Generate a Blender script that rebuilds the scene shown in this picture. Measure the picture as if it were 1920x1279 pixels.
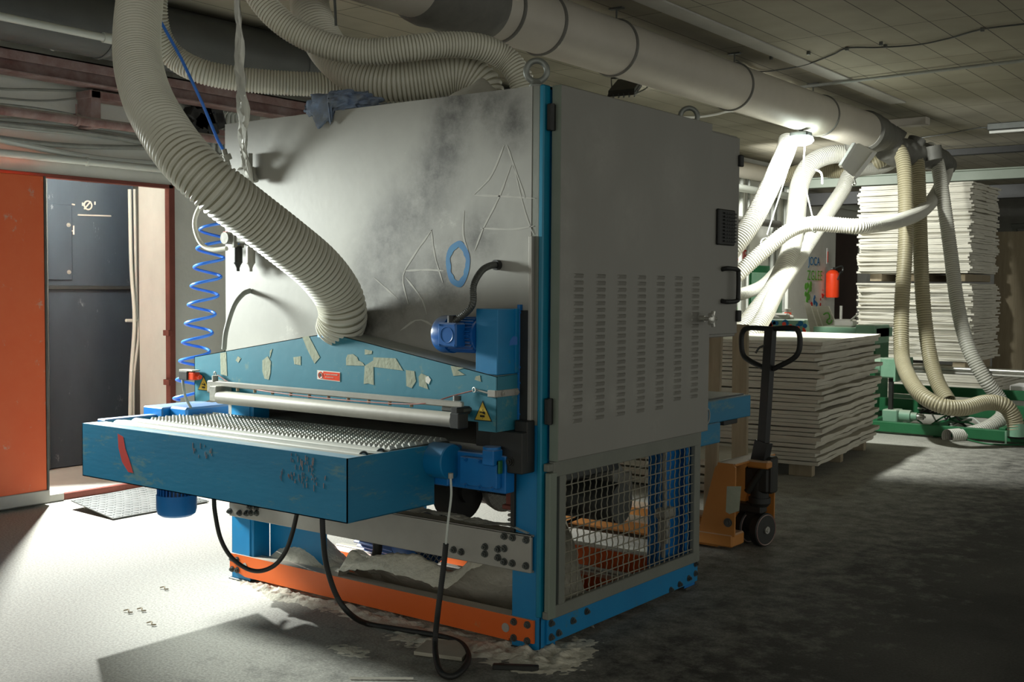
import bpy, bmesh, math, random
from mathutils import Vector, Matrix, noise
random.seed(7)
S = bpy.context.scene
for o in list(bpy.data.objects): bpy.data.objects.remove(o)
COL = S.collection

# ---------------------------------------------------------------- camera
FPX, PITCH, ROLL, YAW = 2130.7, -.0459, .0074, -.6429
CP = Vector((2.486, -3.517, 1.4))
_d = Vector((math.sin(YAW)*math.cos(PITCH), math.cos(YAW)*math.cos(PITCH), math.sin(PITCH)))
_r = Vector((math.cos(YAW), -math.sin(YAW), 0)); _u = _r.cross(_d)
_R = _r*math.cos(ROLL)+_u*math.sin(ROLL); _U = -_r*math.sin(ROLL)+_u*math.cos(ROLL)
cam = bpy.data.objects.new('camera', bpy.data.cameras.new('camera')); COL.objects.link(cam)
cam.matrix_world = Matrix(((_R.x,_U.x,-_d.x,CP.x),(_R.y,_U.y,-_d.y,CP.y),(_R.z,_U.z,-_d.z,CP.z),(0,0,0,1)))
cam.data.sensor_width = 36; cam.data.lens = 36*FPX/1920; cam.data.clip_start = .05
S.camera = cam
def at(px, py, **k):
    """world point where the sight line through (px, py) meets the plane x=, y= or z=, or lies at depth t="""
    v = _d+_R*((px-960)/FPX)+_U*((639.5-py)/FPX)
    (a, c), = k.items()
    if a == 't': return CP+v*c
    i = 'xyz'.index(a)
    return CP+v*((c-CP[i])/v[i])

# ---------------------------------------------------------------- world, exposure, lights
S.view_settings.view_transform = 'Standard'; S.view_settings.look = 'None'
S.view_settings.gamma = 1; S.view_settings.use_curve_mapping = False
S.view_settings.exposure = 0.0
W = bpy.data.worlds.new('world'); S.world = W; W.use_nodes = True
W.node_tree.nodes['Background'].inputs[0].default_value = (.92, .93, .85, 1)
W.node_tree.nodes['Background'].inputs[1].default_value = 1.05
def lamp(name, kind, loc, power, aim=None, size=.1, color=(1,1,1), spot=None, blend=.5):
    l = bpy.data.lights.new(name, kind); l.energy = power; l.color = color
    if kind == 'AREA': l.size = size
    else: l.shadow_soft_size = size
    if spot: l.spot_size = math.radians(spot); l.spot_blend = blend
    o = bpy.data.objects.new(name, l); o.location = loc; COL.objects.link(o)
    if aim is not None: o.rotation_euler = (Vector(aim)-Vector(loc)).to_track_quat('-Z','Y').to_euler()
    return o
lamp('doorway_floodlight', 'SPOT', (-4.75,.91,2.34), 1450, (-1.9,-.72,.3), .03, (.97,1,.97), 110, .25)
lamp('left_worklight', 'SPOT', (-3.95,-.78,1.85), 1080, (-1.5,-.16,1.0), .26, (.93,1,.95), 50, .5)
lamp('duct_floodlight', 'SPOT', (-1.42,5.80,2.62), 380, (-1.6,8.4,0), .06, (.97,1,.94), 142, .3)
lamp('hall_fill_spot', 'SPOT', (-3.95,9.1,2.9), 620, (-2.3,11.6,1.2), .08, (.98,1,.95), 110, .5)  # added lamp, unseen behind the cabinet, brightens the tall stack and far wall
lamp('uplight', 'SPOT', (-2.35,4.75,2.95), 22, (-2.1,5.5,3.3), .05, (1,1,.93), 140, .6)

# ---------------------------------------------------------------- materials
def srgb(r, g, b):
    f = lambda c: (c/255/12.92 if c/255 <= .04045 else ((c/255+.055)/1.055)**2.4)
    return (f(r), f(g), f(b), 1)
def mat(name, c, c2=None, rough=.6, metal=0, scale=6, amt=.5, bump=.1, bscale=60, dust=None, dustamt=.0, detail=8,
        stretch=None, emis=None, scratch=None, scratchamt=.3, sscale=3, sss=0):
    m = bpy.data.materials.new(name); m.use_nodes = True
    N = m.node_tree.nodes; L = m.node_tree.links; B = N['Principled BSDF']
    B.inputs['Roughness'].default_value = rough; B.inputs['Metallic'].default_value = metal
    tc = N.new('ShaderNodeTexCoord'); mp = N.new('ShaderNodeMapping'); L.new(tc.outputs['Object'], mp.inputs[0])
    if stretch: mp.inputs['Scale'].default_value = stretch
    n = N.new('ShaderNodeTexNoise'); n.inputs['Scale'].default_value = scale; n.inputs['Detail'].default_value = detail
    n.inputs['Roughness'].default_value = .65; L.new(mp.outputs[0], n.inputs[0])
    rp = N.new('ShaderNodeValToRGB'); rp.color_ramp.elements[0].position = .5-amt*.5; rp.color_ramp.elements[1].position = .5+amt*.5
    rp.color_ramp.elements[0].color = c; rp.color_ramp.elements[1].color = c2 or tuple(min(1, v*1.25) for v in c[:3])+(1,)
    L.new(n.outputs[0], rp.inputs[0]); out = rp.outputs[0]
    if scratch:
        s = N.new('ShaderNodeTexNoise'); s.inputs['Scale'].default_value = sscale; s.inputs['Detail'].default_value = 12; s.inputs['Roughness'].default_value = .8
        L.new(mp.outputs[0], s.inputs[0])
        r2 = N.new('ShaderNodeValToRGB'); r2.color_ramp.elements[0].position = .60-scratchamt*.1; r2.color_ramp.elements[1].position = .66-scratchamt*.1
        L.new(s.outputs[0], r2.inputs[0])
        mx = N.new('ShaderNodeMixRGB'); mx.inputs[2].default_value = scratch; L.new(r2.outputs[0], mx.inputs[0]); L.new(out, mx.inputs[1]); out = mx.outputs[0]
    if dust:
        g = N.new('ShaderNodeNewGeometry'); sp = N.new('ShaderNodeSeparateXYZ'); L.new(g.outputs['Normal'], sp.inputs[0])
        mr = N.new('ShaderNodeMapRange'); mr.inputs[1].default_value = .35; mr.inputs[2].default_value = .9; mr.inputs[4].default_value = dustamt
        L.new(sp.outputs[2], mr.inputs[0])
        mx = N.new('ShaderNodeMixRGB'); mx.inputs[2].default_value = dust; L.new(mr.outputs[0], mx.inputs[0]); L.new(out, mx.inputs[1]); out = mx.outputs[0]
    L.new(out, B.inputs['Base Color'])
    if bump:
        nb = N.new('ShaderNodeTexNoise'); nb.inputs['Scale'].default_value = bscale; nb.inputs['Detail'].default_value = 6; L.new(mp.outputs[0], nb.inputs[0])
        bp = N.new('ShaderNodeBump'); bp.inputs['Strength'].default_value = bump; bp.inputs['Distance'].default_value = .01
        L.new(nb.outputs[0], bp.inputs['Height']); L.new(bp.outputs[0], B.inputs['Normal'])
    if emis:
        B.inputs['Emission Color'].default_value = emis[0]; B.inputs['Emission Strength'].default_value = emis[1]
    if sss:
        B.inputs['Subsurface Weight'].default_value = sss; B.inputs['Subsurface Radius'].default_value = (.02,.02,.02)
    return m
DUST = srgb(196,192,178)
M = {}
M['blue'] = mat('blue_paint', srgb(0,110,164), srgb(8,130,182), .45, 0, 3, .6, .05, 40, DUST, .25, scratch=srgb(70,120,130), scratchamt=.1, sscale=7)
M['blue2'] = mat('bright_blue_paint', srgb(0,100,170), srgb(10,118,190), .4, 0, 4, .6, .05, 40, DUST, .35)
M['table'] = mat('worn_blue_paint', srgb(14,106,144), srgb(24,126,164), .45, 0, 3, .7, .06, 30, DUST, .3, stretch=(.5,.5,2), scratch=srgb(84,128,138), scratchamt=.45, sscale=5)
M['lip'] = mat('dusty_blue_plate', srgb(90,150,180), srgb(214,214,204), .6, 0, 2.5, .35, .05, 30, stretch=(.5,2,1))
M['chrome'] = mat('dusty_chrome', srgb(190,190,182), srgb(214,213,205), .4, .35, 3, .5, .02)
M['hood'] = mat('hood_teal_paint', srgb(36,112,132), srgb(48,128,148), .5, 0, 3, .6, .05, 30, DUST, .75, scratch=srgb(96,134,132), scratchamt=.25, sscale=6)
M['teal'] = mat('teal_edge', srgb(0,112,140), None, .35, 0, 5, .5, .03)
M['panel'] = mat('dusty_grey_panel', srgb(128,126,120), srgb(168,166,158), .55, .0, 1.6, .75, .04, 30, DUST, .8, scratch=srgb(178,176,168), scratchamt=.15, sscale=2.2)
M['door'] = mat('grey_door_sheet', srgb(126,124,117), srgb(144,142,135), .5, .0, 1.2, .8, .03, 30, stretch=(1,1,.4), scratch=srgb(146,144,137), scratchamt=-.2, sscale=2)
M['greygreen'] = mat('grey_green_paint', srgb(112,122,108), srgb(126,134,122), .55, 0, 5, .6, .05)
M['guard'] = mat('guard_frame_grey', srgb(112,114,106), srgb(126,128,118), .6, .2, 5, .6, .05)
M['wire'] = mat('wire', srgb(120,116,100), srgb(150,146,130), .6, .3, 8, .6, 0)
M['orange'] = mat('orange_beam_paint', srgb(208,88,16), srgb(228,104,32), .5, 0, 2, .8, .04, 40, DUST, .9, scratch=srgb(200,120,70), scratchamt=-.2, sscale=9)
M['alu'] = mat('dull_galvanised', srgb(150,146,138), srgb(176,172,164), .5, .25, 4, .7, .04, 40, DUST, .8)
M['steel'] = mat('bright_steel', srgb(180,178,170), srgb(205,203,196), .35, .7, 5, .5, .02, 40, DUST, .3)
M['dsteel'] = mat('dark_steel', srgb(70,72,70), srgb(100,102,98), .45, .5, 8, .6, .05)
M['black'] = mat('black_rubber', srgb(22,23,22), srgb(38,38,36), .55, 0, 8, .6, .05)
M['blackplate'] = mat('black_plate', srgb(34,34,32), srgb(48,48,44), .5, .2, 5, .6, .05)
M['motor'] = mat('motor_blue', srgb(0,84,160), srgb(10,100,176), .35, 0, 6, .5, .03, 40, DUST, .4)
M['gmotor'] = mat('dusty_motor_grey', srgb(124,123,116), srgb(160,158,148), .7, .1, 12, .7, .2, 60, DUST, .7)
M['hose'] = mat('hose_wall', srgb(138,134,112), srgb(156,152,130), .4, 0, 4, .6, .0, sss=.0, dust=DUST, dustamt=.4)
M['rib'] = mat('hose_rib', srgb(206,203,188), srgb(220,218,204), .4, 0, 4, .6, .0)
M['hosew'] = mat('pale_hose_wall', srgb(150,148,136), srgb(168,166,154), .45, 0, 4, .6, 0)
M['ribw'] = mat('pale_hose_rib', srgb(186,184,174), srgb(198,196,186), .45, 0, 4, .6, 0)
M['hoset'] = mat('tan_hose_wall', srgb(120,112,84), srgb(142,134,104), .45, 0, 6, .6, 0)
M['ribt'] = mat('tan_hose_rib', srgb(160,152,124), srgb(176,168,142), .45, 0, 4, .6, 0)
M['sawdust'] = mat('sawdust', srgb(196,190,172), srgb(224,219,204), .95, 0, 18, .6, .8, 45)
M['sheet'] = mat('pale_sheet', srgb(186,182,168), srgb(222,218,204), .8, 0, 5, .8, .2, 30, stretch=(1,1,8))
M['sheet2'] = mat('grey_sheet', srgb(150,145,130), srgb(192,186,170), .85, 0, 5, .8, .25, 30, stretch=(1,1,8))
M['sheet3'] = mat('dull_pale_sheet', srgb(170,165,150), srgb(212,207,192), .85, 0, 5, .8, .25, 30, stretch=(1,1,8))
M['wood'] = mat('weathered_wood', srgb(126,112,90), srgb(168,156,132), .85, 0, 5, .8, .2, 30, stretch=(6,6,.6))
M['yellow'] = mat('truck_orange_yellow', srgb(168,108,44), srgb(188,126,58), .5, 0, 5, .7, .06, 40, DUST, .6, scratch=srgb(150,100,60), scratchamt=.0, sscale=9)
M['rust'] = mat('rusty_red_paint', srgb(112,72,64), srgb(164,146,142), .85, 0, 7, .5, .2, 30, DUST, .8)
M['redframe'] = mat('red_oxide_frame', srgb(100,48,38), srgb(128,66,54), .7, 0, 6, .7, .2)
M['orangedoor'] = mat('orange_red_door_paint', srgb(214,78,24), srgb(222,112,66), .55, 0, 1.4, .7, .06, 20, scratch=srgb(196,150,130), scratchamt=.1, sscale=6)
M['blackdoor'] = mat('black_chalky_sheet', srgb(28,34,42), srgb(62,70,78), .38, .1, 2.2, .9, .05, 30, stretch=(1,1,.5), scratch=srgb(120,124,124), scratchamt=-.15, sscale=9)
M['plaster'] = mat('old_white_plaster', srgb(196,196,188), srgb(222,222,214), .9, 0, 3, .8, .25, 22, scratch=srgb(140,138,128), scratchamt=-.5, sscale=3)
M['greywall'] = mat('grey_plaster', srgb(158,156,150), srgb(182,180,172), .9, 0, 3, .7, .2, 22)
M['duct'] = mat('painted_duct', srgb(178,172,160), srgb(196,190,178), .55, .1, 3, .7, .03, 30, scratch=srgb(130,118,100), scratchamt=-.6, sscale=5)
M['dduct'] = mat('grimy_duct', srgb(86,86,81), srgb(116,114,107), .6, .1, 7, .7, .3, 30)
M['darkpipe'] = mat('dark_tank', srgb(74,76,74), srgb(96,98,96), .5, .1, 3, .7, .05)
M['pvc'] = mat('grey_pvc', srgb(186,190,182), srgb(206,210,202), .45, 0, 3, .6, 0)
M['cable'] = mat('grey_cable', srgb(120,122,116), srgb(160,162,154), .6, 0, 8, .6, 0)
M['bluehose'] = mat('blue_air_hose', srgb(40,110,220), srgb(70,140,240), .3, 0, 3, .6, 0)
M['greenm'] = mat('machine_green', srgb(104,150,122), srgb(140,180,154), .5, 0, 5, .7, .05, 40, DUST, .5)
M['dgreen'] = mat('dark_green', srgb(20,90,50), srgb(40,110,70), .5, 0, 5, .7, .05)
M['red'] = mat('signal_red', srgb(230,60,20), srgb(240,76,34), .35, 0, 5, .6, 0)
M['cordred'] = mat('faded_red_cord', srgb(150,60,48), srgb(180,140,130), .6, 0, 30, .6, 0)
M['white'] = mat('white_enamel', srgb(226,226,220), srgb(236,236,230), .5, 0, 5, .6, 0)
M['plastic'] = mat('clear_wrap', srgb(190,188,180), srgb(215,213,205), .3, 0, 6, .6, .3, 12)
M['rag'] = mat('grey_blue_rag', srgb(120,124,128), srgb(120,140,172), .9, 0, 14, .4, .5, 20)
M['signyellow'] = mat('sign_yellow', srgb(206,176,60), srgb(214,184,70), .5, 0, 5, .6, 0)
M['signblack'] = mat('sign_black', srgb(25,25,22), None, .5, 0, 5, .6, 0)
M['signwhite'] = mat('sign_white', srgb(220,218,208), None, .5, 0, 5, .6, 0)
M['tape'] = mat('tape_residue', srgb(150,158,138), srgb(176,180,158), .85, 0, 25, .7, .2)
M['sprayb'] = mat('blue_spray', srgb(0,80,148), srgb(16,128,168), .6, 0, 14, .8, 0)
M['sprayr'] = mat('red_spray', srgb(200,40,24), srgb(176,50,40), .6, 0, 14, .8, 0)
M['chalk'] = mat('rubbed_mark', srgb(196,194,186), srgb(168,166,158), .8, 0, 20, .8, 0)
M['soot'] = mat('dark_smear', srgb(92,90,84), srgb(120,118,110), .7, 0, 9, .8, 0)
M['spr_green'] = mat('green_spray', srgb(90,160,60), None, .7, 0, 5, .6, 0)
M['lampglow'] = mat('lit_lamp_glass', (1,1,1,1), None, .5, 0, 1, .5, 0, emis=((.85,1,.95,1), 40))
M['forkyellow'] = mat('forklift_yellow', srgb(190,160,30), None, .5, 0, 5, .6, 0)
M['foam'] = mat('white_foam_block', srgb(210,208,204), None, .8, 0, 5, .6, 0)
M['treadplate'] = mat('tread_plate', srgb(140,142,140), srgb(170,172,168), .4, .5, 5, .6, 0)
M['eye'] = mat('lifting_eye_steel', srgb(120,124,118), srgb(150,152,146), .45, .4, 8, .6, .05)
M['vdark'] = mat('dark_brown_door', srgb(52,40,36), srgb(70,52,46), .7, 0, 3, .6, .05)
M['tread2'] = mat('worn_tread_plate', srgb(92,94,92), srgb(126,128,126), .45, .5, 5, .6, 0)

def smears(m, blobs, dark, nsc=5, amt=.8):
    N = m.node_tree.nodes; L = m.node_tree.links; B = N['Principled BSDF']; src = B.inputs['Base Color'].links[0].from_socket
    tc = N.new('ShaderNodeTexCoord'); acc = None
    for (p, r) in blobs:
        d = N.new('ShaderNodeVectorMath'); d.operation = 'DISTANCE'; d.inputs[1].default_value = p; L.new(tc.outputs['Object'], d.inputs[0])
        mr = N.new('ShaderNodeMapRange'); mr.inputs[1].default_value = r; mr.inputs[2].default_value = 0; L.new(d.outputs['Value'], mr.inputs[0])
        if acc is None: acc = mr.outputs[0]
        else:
            mx = N.new('ShaderNodeMath'); mx.operation = 'MAXIMUM'; L.new(acc, mx.inputs[0]); L.new(mr.outputs[0], mx.inputs[1]); acc = mx.outputs[0]
    n = N.new('ShaderNodeTexNoise'); n.inputs['Scale'].default_value = nsc; n.inputs['Detail'].default_value = 12; n.inputs['Roughness'].default_value = .75; L.new(tc.outputs['Object'], n.inputs[0])
    r = N.new('ShaderNodeMapRange'); r.inputs[1].default_value = .3; r.inputs[2].default_value = .62; L.new(n.outputs[0], r.inputs[0])
    k = N.new('ShaderNodeMath'); k.operation = 'MULTIPLY'; L.new(acc, k.inputs[0]); L.new(r.outputs[0], k.inputs[1])
    k2 = N.new('ShaderNodeMath'); k2.operation = 'MULTIPLY'; k2.use_clamp = True; k2.inputs[1].default_value = amt*1.6; L.new(k.outputs[0], k2.inputs[0])
    mx = N.new('ShaderNodeMixRGB'); mx.inputs[2].default_value = dark; L.new(k2.outputs[0], mx.inputs[0]); L.new(src, mx.inputs[1]); L.new(mx.outputs[0], B.inputs['Base Color'])
def pb(px, py): p = at(px, py, y=-.012); return (p.x, p.y, p.z)
M['frontpanel'] = mat('dusty_front_panel', srgb(140,138,131), srgb(172,170,162), .55, .0, 1.6, .75, .04, 30, DUST, .8, scratch=srgb(184,182,174), scratchamt=.1, sscale=2.6)
smears(M['frontpanel'], [(pb(860,180),.20),(pb(848,225),.18),(pb(836,275),.18),(pb(818,325),.19),(pb(795,370),.2),(pb(765,410),.23),(pb(735,450),.25),(pb(715,500),.27),(pb(700,560),.26),(pb(760,540),.24),(pb(830,520),.22),(pb(690,610),.2),(pb(920,195),.18),(pb(960,230),.16),(pb(900,440),.14)], srgb(78,76,70))
smears(M['door'], [((.054,.08+.17*k,.935+.012*k),.07) for k in range(8)]+[((.054,.06,1.0+.16*k),.10) for k in range(6)]+[((.054,.3,1.95),.2),((.054,.55,1.7),.2),((.054,.9,1.9),.22)], srgb(160,158,150), 9, .35)
def floor_material():
    m = bpy.data.materials.new('dusty_concrete'); m.use_nodes = True
    N = m.node_tree.nodes; L = m.node_tree.links; B = N['Principled BSDF']; B.inputs['Roughness'].default_value = .85
    tc = N.new('ShaderNodeTexCoord')
    def nz(sc, det=10, ro=.6):
        n = N.new('ShaderNodeTexNoise'); n.inputs['Scale'].default_value = sc; n.inputs['Detail'].default_value = det; n.inputs['Roughness'].default_value = ro
        L.new(tc.outputs['Object'], n.inputs[0]); return n
    def ramp(src, a, ca, b, cb):
        r = N.new('ShaderNodeValToRGB'); e = r.color_ramp.elements; e[0].position = a; e[0].color = ca; e[1].position = b; e[1].color = cb
        L.new(src, r.inputs[0]); return r.outputs[0]
    big = nz(.9); mid = nz(7, 12, .75); fine = nz(95, 5, .7)
    base = ramp(big.outputs[0], .35, srgb(62,60,57), .65, srgb(100,98,92))
    wh = (1,1,1,1); bk = (0,0,0,1)
    # mottled sanding dust, with the lit left painted paler and the dim right darker
    sep = N.new('ShaderNodeSeparateXYZ'); L.new(tc.outputs['Object'], sep.inputs[0])
    ma = N.new('ShaderNodeMath'); ma.operation = 'MULTIPLY_ADD'; ma.inputs[1].default_value = -.22; ma.inputs[2].default_value = .18; L.new(sep.outputs[0], ma.inputs[0])
    ad = N.new('ShaderNodeMath'); ad.operation = 'ADD'; L.new(ma.outputs[0], ad.inputs[0]); L.new(mid.outputs[0], ad.inputs[1])
    dust_lit = ramp(ad.outputs[0], .50, bk, .86, wh)
    mx = N.new('ShaderNodeMixRGB'); mx.inputs[2].default_value = srgb(176,174,164); L.new(dust_lit, mx.inputs[0]); L.new(base, mx.inputs[1])
    fr = ramp(fine.outputs[0], .38, (.5,.5,.5,1), .62, (1.0,1.0,1.0,1))
    mu = N.new('ShaderNodeMixRGB'); mu.blend_type = 'MULTIPLY'; mu.inputs[0].default_value = .8; L.new(mx.outputs[0], mu.inputs[1]); L.new(fr, mu.inputs[2])
    L.new(mu.outputs[0], B.inputs['Base Color'])
    bp = N.new('ShaderNodeBump'); bp.inputs['Strength'].default_value = .35; bp.inputs['Distance'].default_value = .01
    L.new(mid.outputs[0], bp.inputs['Height']); L.new(bp.outputs[0], B.inputs['Normal'])
    return m
def ceiling_material():
    m = bpy.data.materials.new('ceiling_boards'); m.use_nodes = True
    N = m.node_tree.nodes; L = m.node_tree.links; B = N['Principled BSDF']; B.inputs['Roughness'].default_value = .9
    tc = N.new('ShaderNodeTexCoord'); mp = N.new('ShaderNodeMapping'); mp.inputs['Rotation'].default_value = (0,0,math.pi/2)
    mp.inputs['Location'].default_value = (.55,.152,0); L.new(tc.outputs['Object'], mp.inputs[0])
    b = N.new('ShaderNodeTexBrick'); b.offset = 0; b.inputs['Scale'].default_value = 1; b.inputs['Brick Width'].default_value = 1.24; b.inputs['Row Height'].default_value = .256
    b.inputs['Mortar Size'].default_value = .004; b.inputs['Mortar Smooth'].default_value = .2
    b.inputs['Color1'].default_value = srgb(150,144,126); b.inputs['Color2'].default_value = srgb(160,154,136); b.inputs['Mortar'].default_value = srgb(66,62,54)
    L.new(mp.outputs[0], b.inputs[0])
    n = N.new('ShaderNodeTexNoise'); n.inputs['Scale'].default_value = 1.7; n.inputs['Detail'].default_value = 10; L.new(tc.outputs['Object'], n.inputs[0])
    r = N.new('ShaderNodeValToRGB'); r.color_ramp.elements[0].position = .3; r.color_ramp.elements[0].color = (.72,.72,.72,1); r.color_ramp.elements[1].position = .65; L.new(n.outputs[0], r.inputs[0])
    mu = N.new('ShaderNodeMixRGB'); mu.blend_type = 'MULTIPLY'; mu.inputs[0].default_value = 1; L.new(b.outputs[0], mu.inputs[1]); L.new(r.outputs[0], mu.inputs[2])
    L.new(mu.outputs[0], B.inputs['Base Color'])
    return m

# ---------------------------------------------------------------- mesh helpers
def V(*a): return Vector(a[0]) if len(a) == 1 else Vector(a)
class MB:
    def __init__(s): s.b = bmesh.new(); s.mi = 0
    def face(s, vs):
        try:
            f = s.b.faces.new(vs); f.material_index = s.mi; return f
        except ValueError: return None
    def box(s, x0, x1, y0, y1, z0, z1, bev=.003, rot=None, piv=None):
        g = bmesh.ops.create_cube(s.b, size=1)['verts']
        sx, sy, sz = abs(x1-x0), abs(y1-y0), abs(z1-z0)
        for v in g: v.co = Vector((v.co.x*sx, v.co.y*sy, v.co.z*sz))
        if bev:
            bev = min(bev, sx*.3, sy*.3, sz*.3)
            es = list({e for v in g for e in v.link_edges})
            r = bmesh.ops.bevel(s.b, geom=es, offset=bev, segments=1, affect='EDGES', profile=.5)
            g = list({v for f in r['faces'] for v in f.verts} | {v for v in g if v.is_valid})
        c = Vector(((x0+x1)/2, (y0+y1)/2, (z0+z1)/2))
        for v in g: v.co += c
        for f in {f for v in g for f in v.link_faces}: f.material_index = s.mi
        if rot is not None:
            bmesh.ops.rotate(s.b, verts=g, cent=piv or c, matrix=rot)
        return s
    def ring(s, c, u, w, r, n, ru=1):
        return [s.b.verts.new(c+(u*math.cos(2*math.pi*i/n)*ru+w*math.sin(2*math.pi*i/n))*r) for i in range(n)]
    def cyl(s, p0, p1, r, n=20, r1=None, cap=True):
        p0, p1 = V(p0), V(p1); a = (p1-p0).normalized(); u = a.orthogonal().normalized(); w = a.cross(u)
        A = s.ring(p0, u, w, r, n); B = s.ring(p1, u, w, r if r1 is None else r1, n)
        for i in range(n):
            f = s.face((A[i], A[(i+1)%n], B[(i+1)%n], B[i]))
            if f: f.smooth = True
        if cap: s.face(A[::-1]); s.face(B)
        return s
    def lathe(s, p, a, prof, n=28):
        """prof: list of (distance along a, radius)"""
        p, a = V(p), V(a).normalized(); u = a.orthogonal().normalized(); w = a.cross(u); prev = None
        for k, (h, r) in enumerate(prof):
            R = s.ring(p+a*h, u, w, max(r, .0004), n)
            if prev:
                for i in range(n):
                    f = s.face((prev[i], prev[(i+1)%n], R[(i+1)%n], R[i]))
                    if f: f.smooth = True
            else: s.face(R[::-1])
            prev = R
        s.face(prev); return s
    def tube(s, pts, r, n=10, closed=False, cap=True):
        pts = [V(p) for p in pts]; N = len(pts); rings = []; up = None
        for i, p in enumerate(pts):
            t = (pts[(i+1)%N]-pts[i-1]) if closed else (pts[min(i+1, N-1)]-pts[max(i-1, 0)])
            t.normalize()
            if up is None: up = t.orthogonal().normalized()
            up = (up-t*up.dot(t)); up = up.normalized() if up.length > 1e-6 else t.orthogonal().normalized()
            w = t.cross(up); rr = r(i/max(1, N-1)) if callable(r) else r
            rings.append(s.ring(p, up, w, rr, n))
        for k in range(N if closed else N-1):
            A, B = rings[k], rings[(k+1)%N]
            for i in range(n):
                f = s.face((A[i], A[(i+1)%n], B[(i+1)%n], B[i]))
                if f: f.smooth = True
        if cap and not closed: s.face(rings[0][::-1]); s.face(rings[-1])
        return s
    def prism(s, poly, ext):
        ext = V(ext); A = [s.b.verts.new(V(p)) for p in poly]; B = [s.b.verts.new(V(p)+ext) for p in poly]; n = len(A)
        s.face(A[::-1]); s.face(B)
        for i in range(n): s.face((A[i], A[(i+1)%n], B[(i+1)%n], B[i]))
        return s
    def torus(s, c, a, R, r, n=32, m=12):
        c, a = V(c), V(a).normalized(); u = a.orthogonal().normalized(); w = a.cross(u)
        return s.tube([c+(u*math.cos(2*math.pi*i/n)+w*math.sin(2*math.pi*i/n))*R for i in range(n)], r, m, closed=True)
    def beam(s, p0, p1, w, h, up=(0,0,1)):
        p0, p1 = V(p0), V(p1); a = (p1-p0).normalized(); sd = a.cross(V(up)).normalized(); u = sd.cross(a)
        q = [sd*w/2+u*h/2, -sd*w/2+u*h/2, -sd*w/2-u*h/2, sd*w/2-u*h/2]
        return s.prism([p0+k for k in q], p1-p0)
    def hexbolt(s, p, a, r=.011, h=.008):
        s.cyl(p, V(p)+V(a)*h*.3, r*1.35, 14); s.cyl(V(p)+V(a)*h*.3, V(p)+V(a)*h, r, 6); s.cyl(V(p)+V(a)*h, V(p)+V(a)*h*1.5, r*.5, 8); return s
def make(name, mb, m, parent=None, smooth=False):
    bmesh.ops.recalc_face_normals(mb.b, faces=mb.b.faces[:])
    me = bpy.data.meshes.new(name); mb.b.to_mesh(me); mb.b.free()
    for k in (m if isinstance(m, (list, tuple)) else [m]): me.materials.append(M[k] if isinstance(k, str) else k)
    if not smooth: me.set_sharp_from_angle(angle=math.radians(31))
    o = bpy.data.objects.new(name, me); COL.objects.link(o)
    if smooth:
        for p in me.polygons: p.use_smooth = True
    if parent is not None:
        o.parent = parent
        w = Vector((0,0,0)); q = parent
        while q is not None: w += q.location; q = q.parent
        o.location = -w
    return o
def tag(o, label, cat, group=None, kind=None):
    o['label'] = label; o['category'] = cat
    if group: o['group'] = group
    if kind: o['kind'] = kind
    return o
def thing(name, loc, label, cat, group=None):
    o = bpy.data.objects.new(name, None); o.empty_display_size = .1; o.location = loc; COL.objects.link(o)
    return tag(o, label, cat, group)
def struct(name, mb, m, parent=None):
    o = make(name, mb, m, parent)
    if parent is None: o['kind'] = 'structure'
    return o
def spline(pts, step=.02):
    P = [V(p) for p in pts]; P = [P[0]*2-P[1]]+P+[P[-1]*2-P[-2]]; dense = []
    for i in range(1, len(P)-2):
        p0, p1, p2, p3 = P[i-1:i+3]
        for k in range(24):
            t = k/24; dense.append(.5*((2*p1)+(-p0+p2)*t+(2*p0-5*p1+4*p2-p3)*t*t+(-p0+3*p1-3*p2+p3)*t**3))
    dense.append(P[-2]); out = [dense[0]]; acc = 0
    L = [0]
    for a, b in zip(dense, dense[1:]): L.append(L[-1]+(b-a).length)
    n = max(2, int(L[-1]/step)); j = 0; out = []
    for i in range(n+1):
        s = L[-1]*i/n
        while j < len(L)-2 and L[j+1] < s: j += 1
        f = (s-L[j])/max(1e-9, L[j+1]-L[j]); out.append(dense[j].lerp(dense[j+1], f))
    return out
def hose(name, pts, r, pitch, mats, label=None, cat='hose', parent=None, seg=28, group=None, h=None):
    """corrugated hose: raised ribs on a thinner wall, open ended"""
    h = h or r*.09; mb = MB(); C = spline(pts, pitch/4); prev = None; up = None; n = len(C)
    for i, p in enumerate(C):
        t = (C[min(i+1, n-1)]-C[max(i-1, 0)]).normalized()
        if up is None: up = t.orthogonal().normalized()
        up = (up-t*up.dot(t)).normalized(); w = t.cross(up)
        R = mb.ring(p, up, w, r+(h if i % 4 in (2, 3) else 0), seg)
        if prev:
            mb.mi = 0 if i % 4 in (0, 1) else 1
            if i % 4 == 0: mb.mi = 1
            for k in range(seg):
                f = mb.face((prev[k], prev[(k+1)%seg], R[(k+1)%seg], R[k])); f.smooth = True
        prev = R
    o = make(name, mb, mats, parent)
    if label: tag(o, label, cat, group)
    return o
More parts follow.
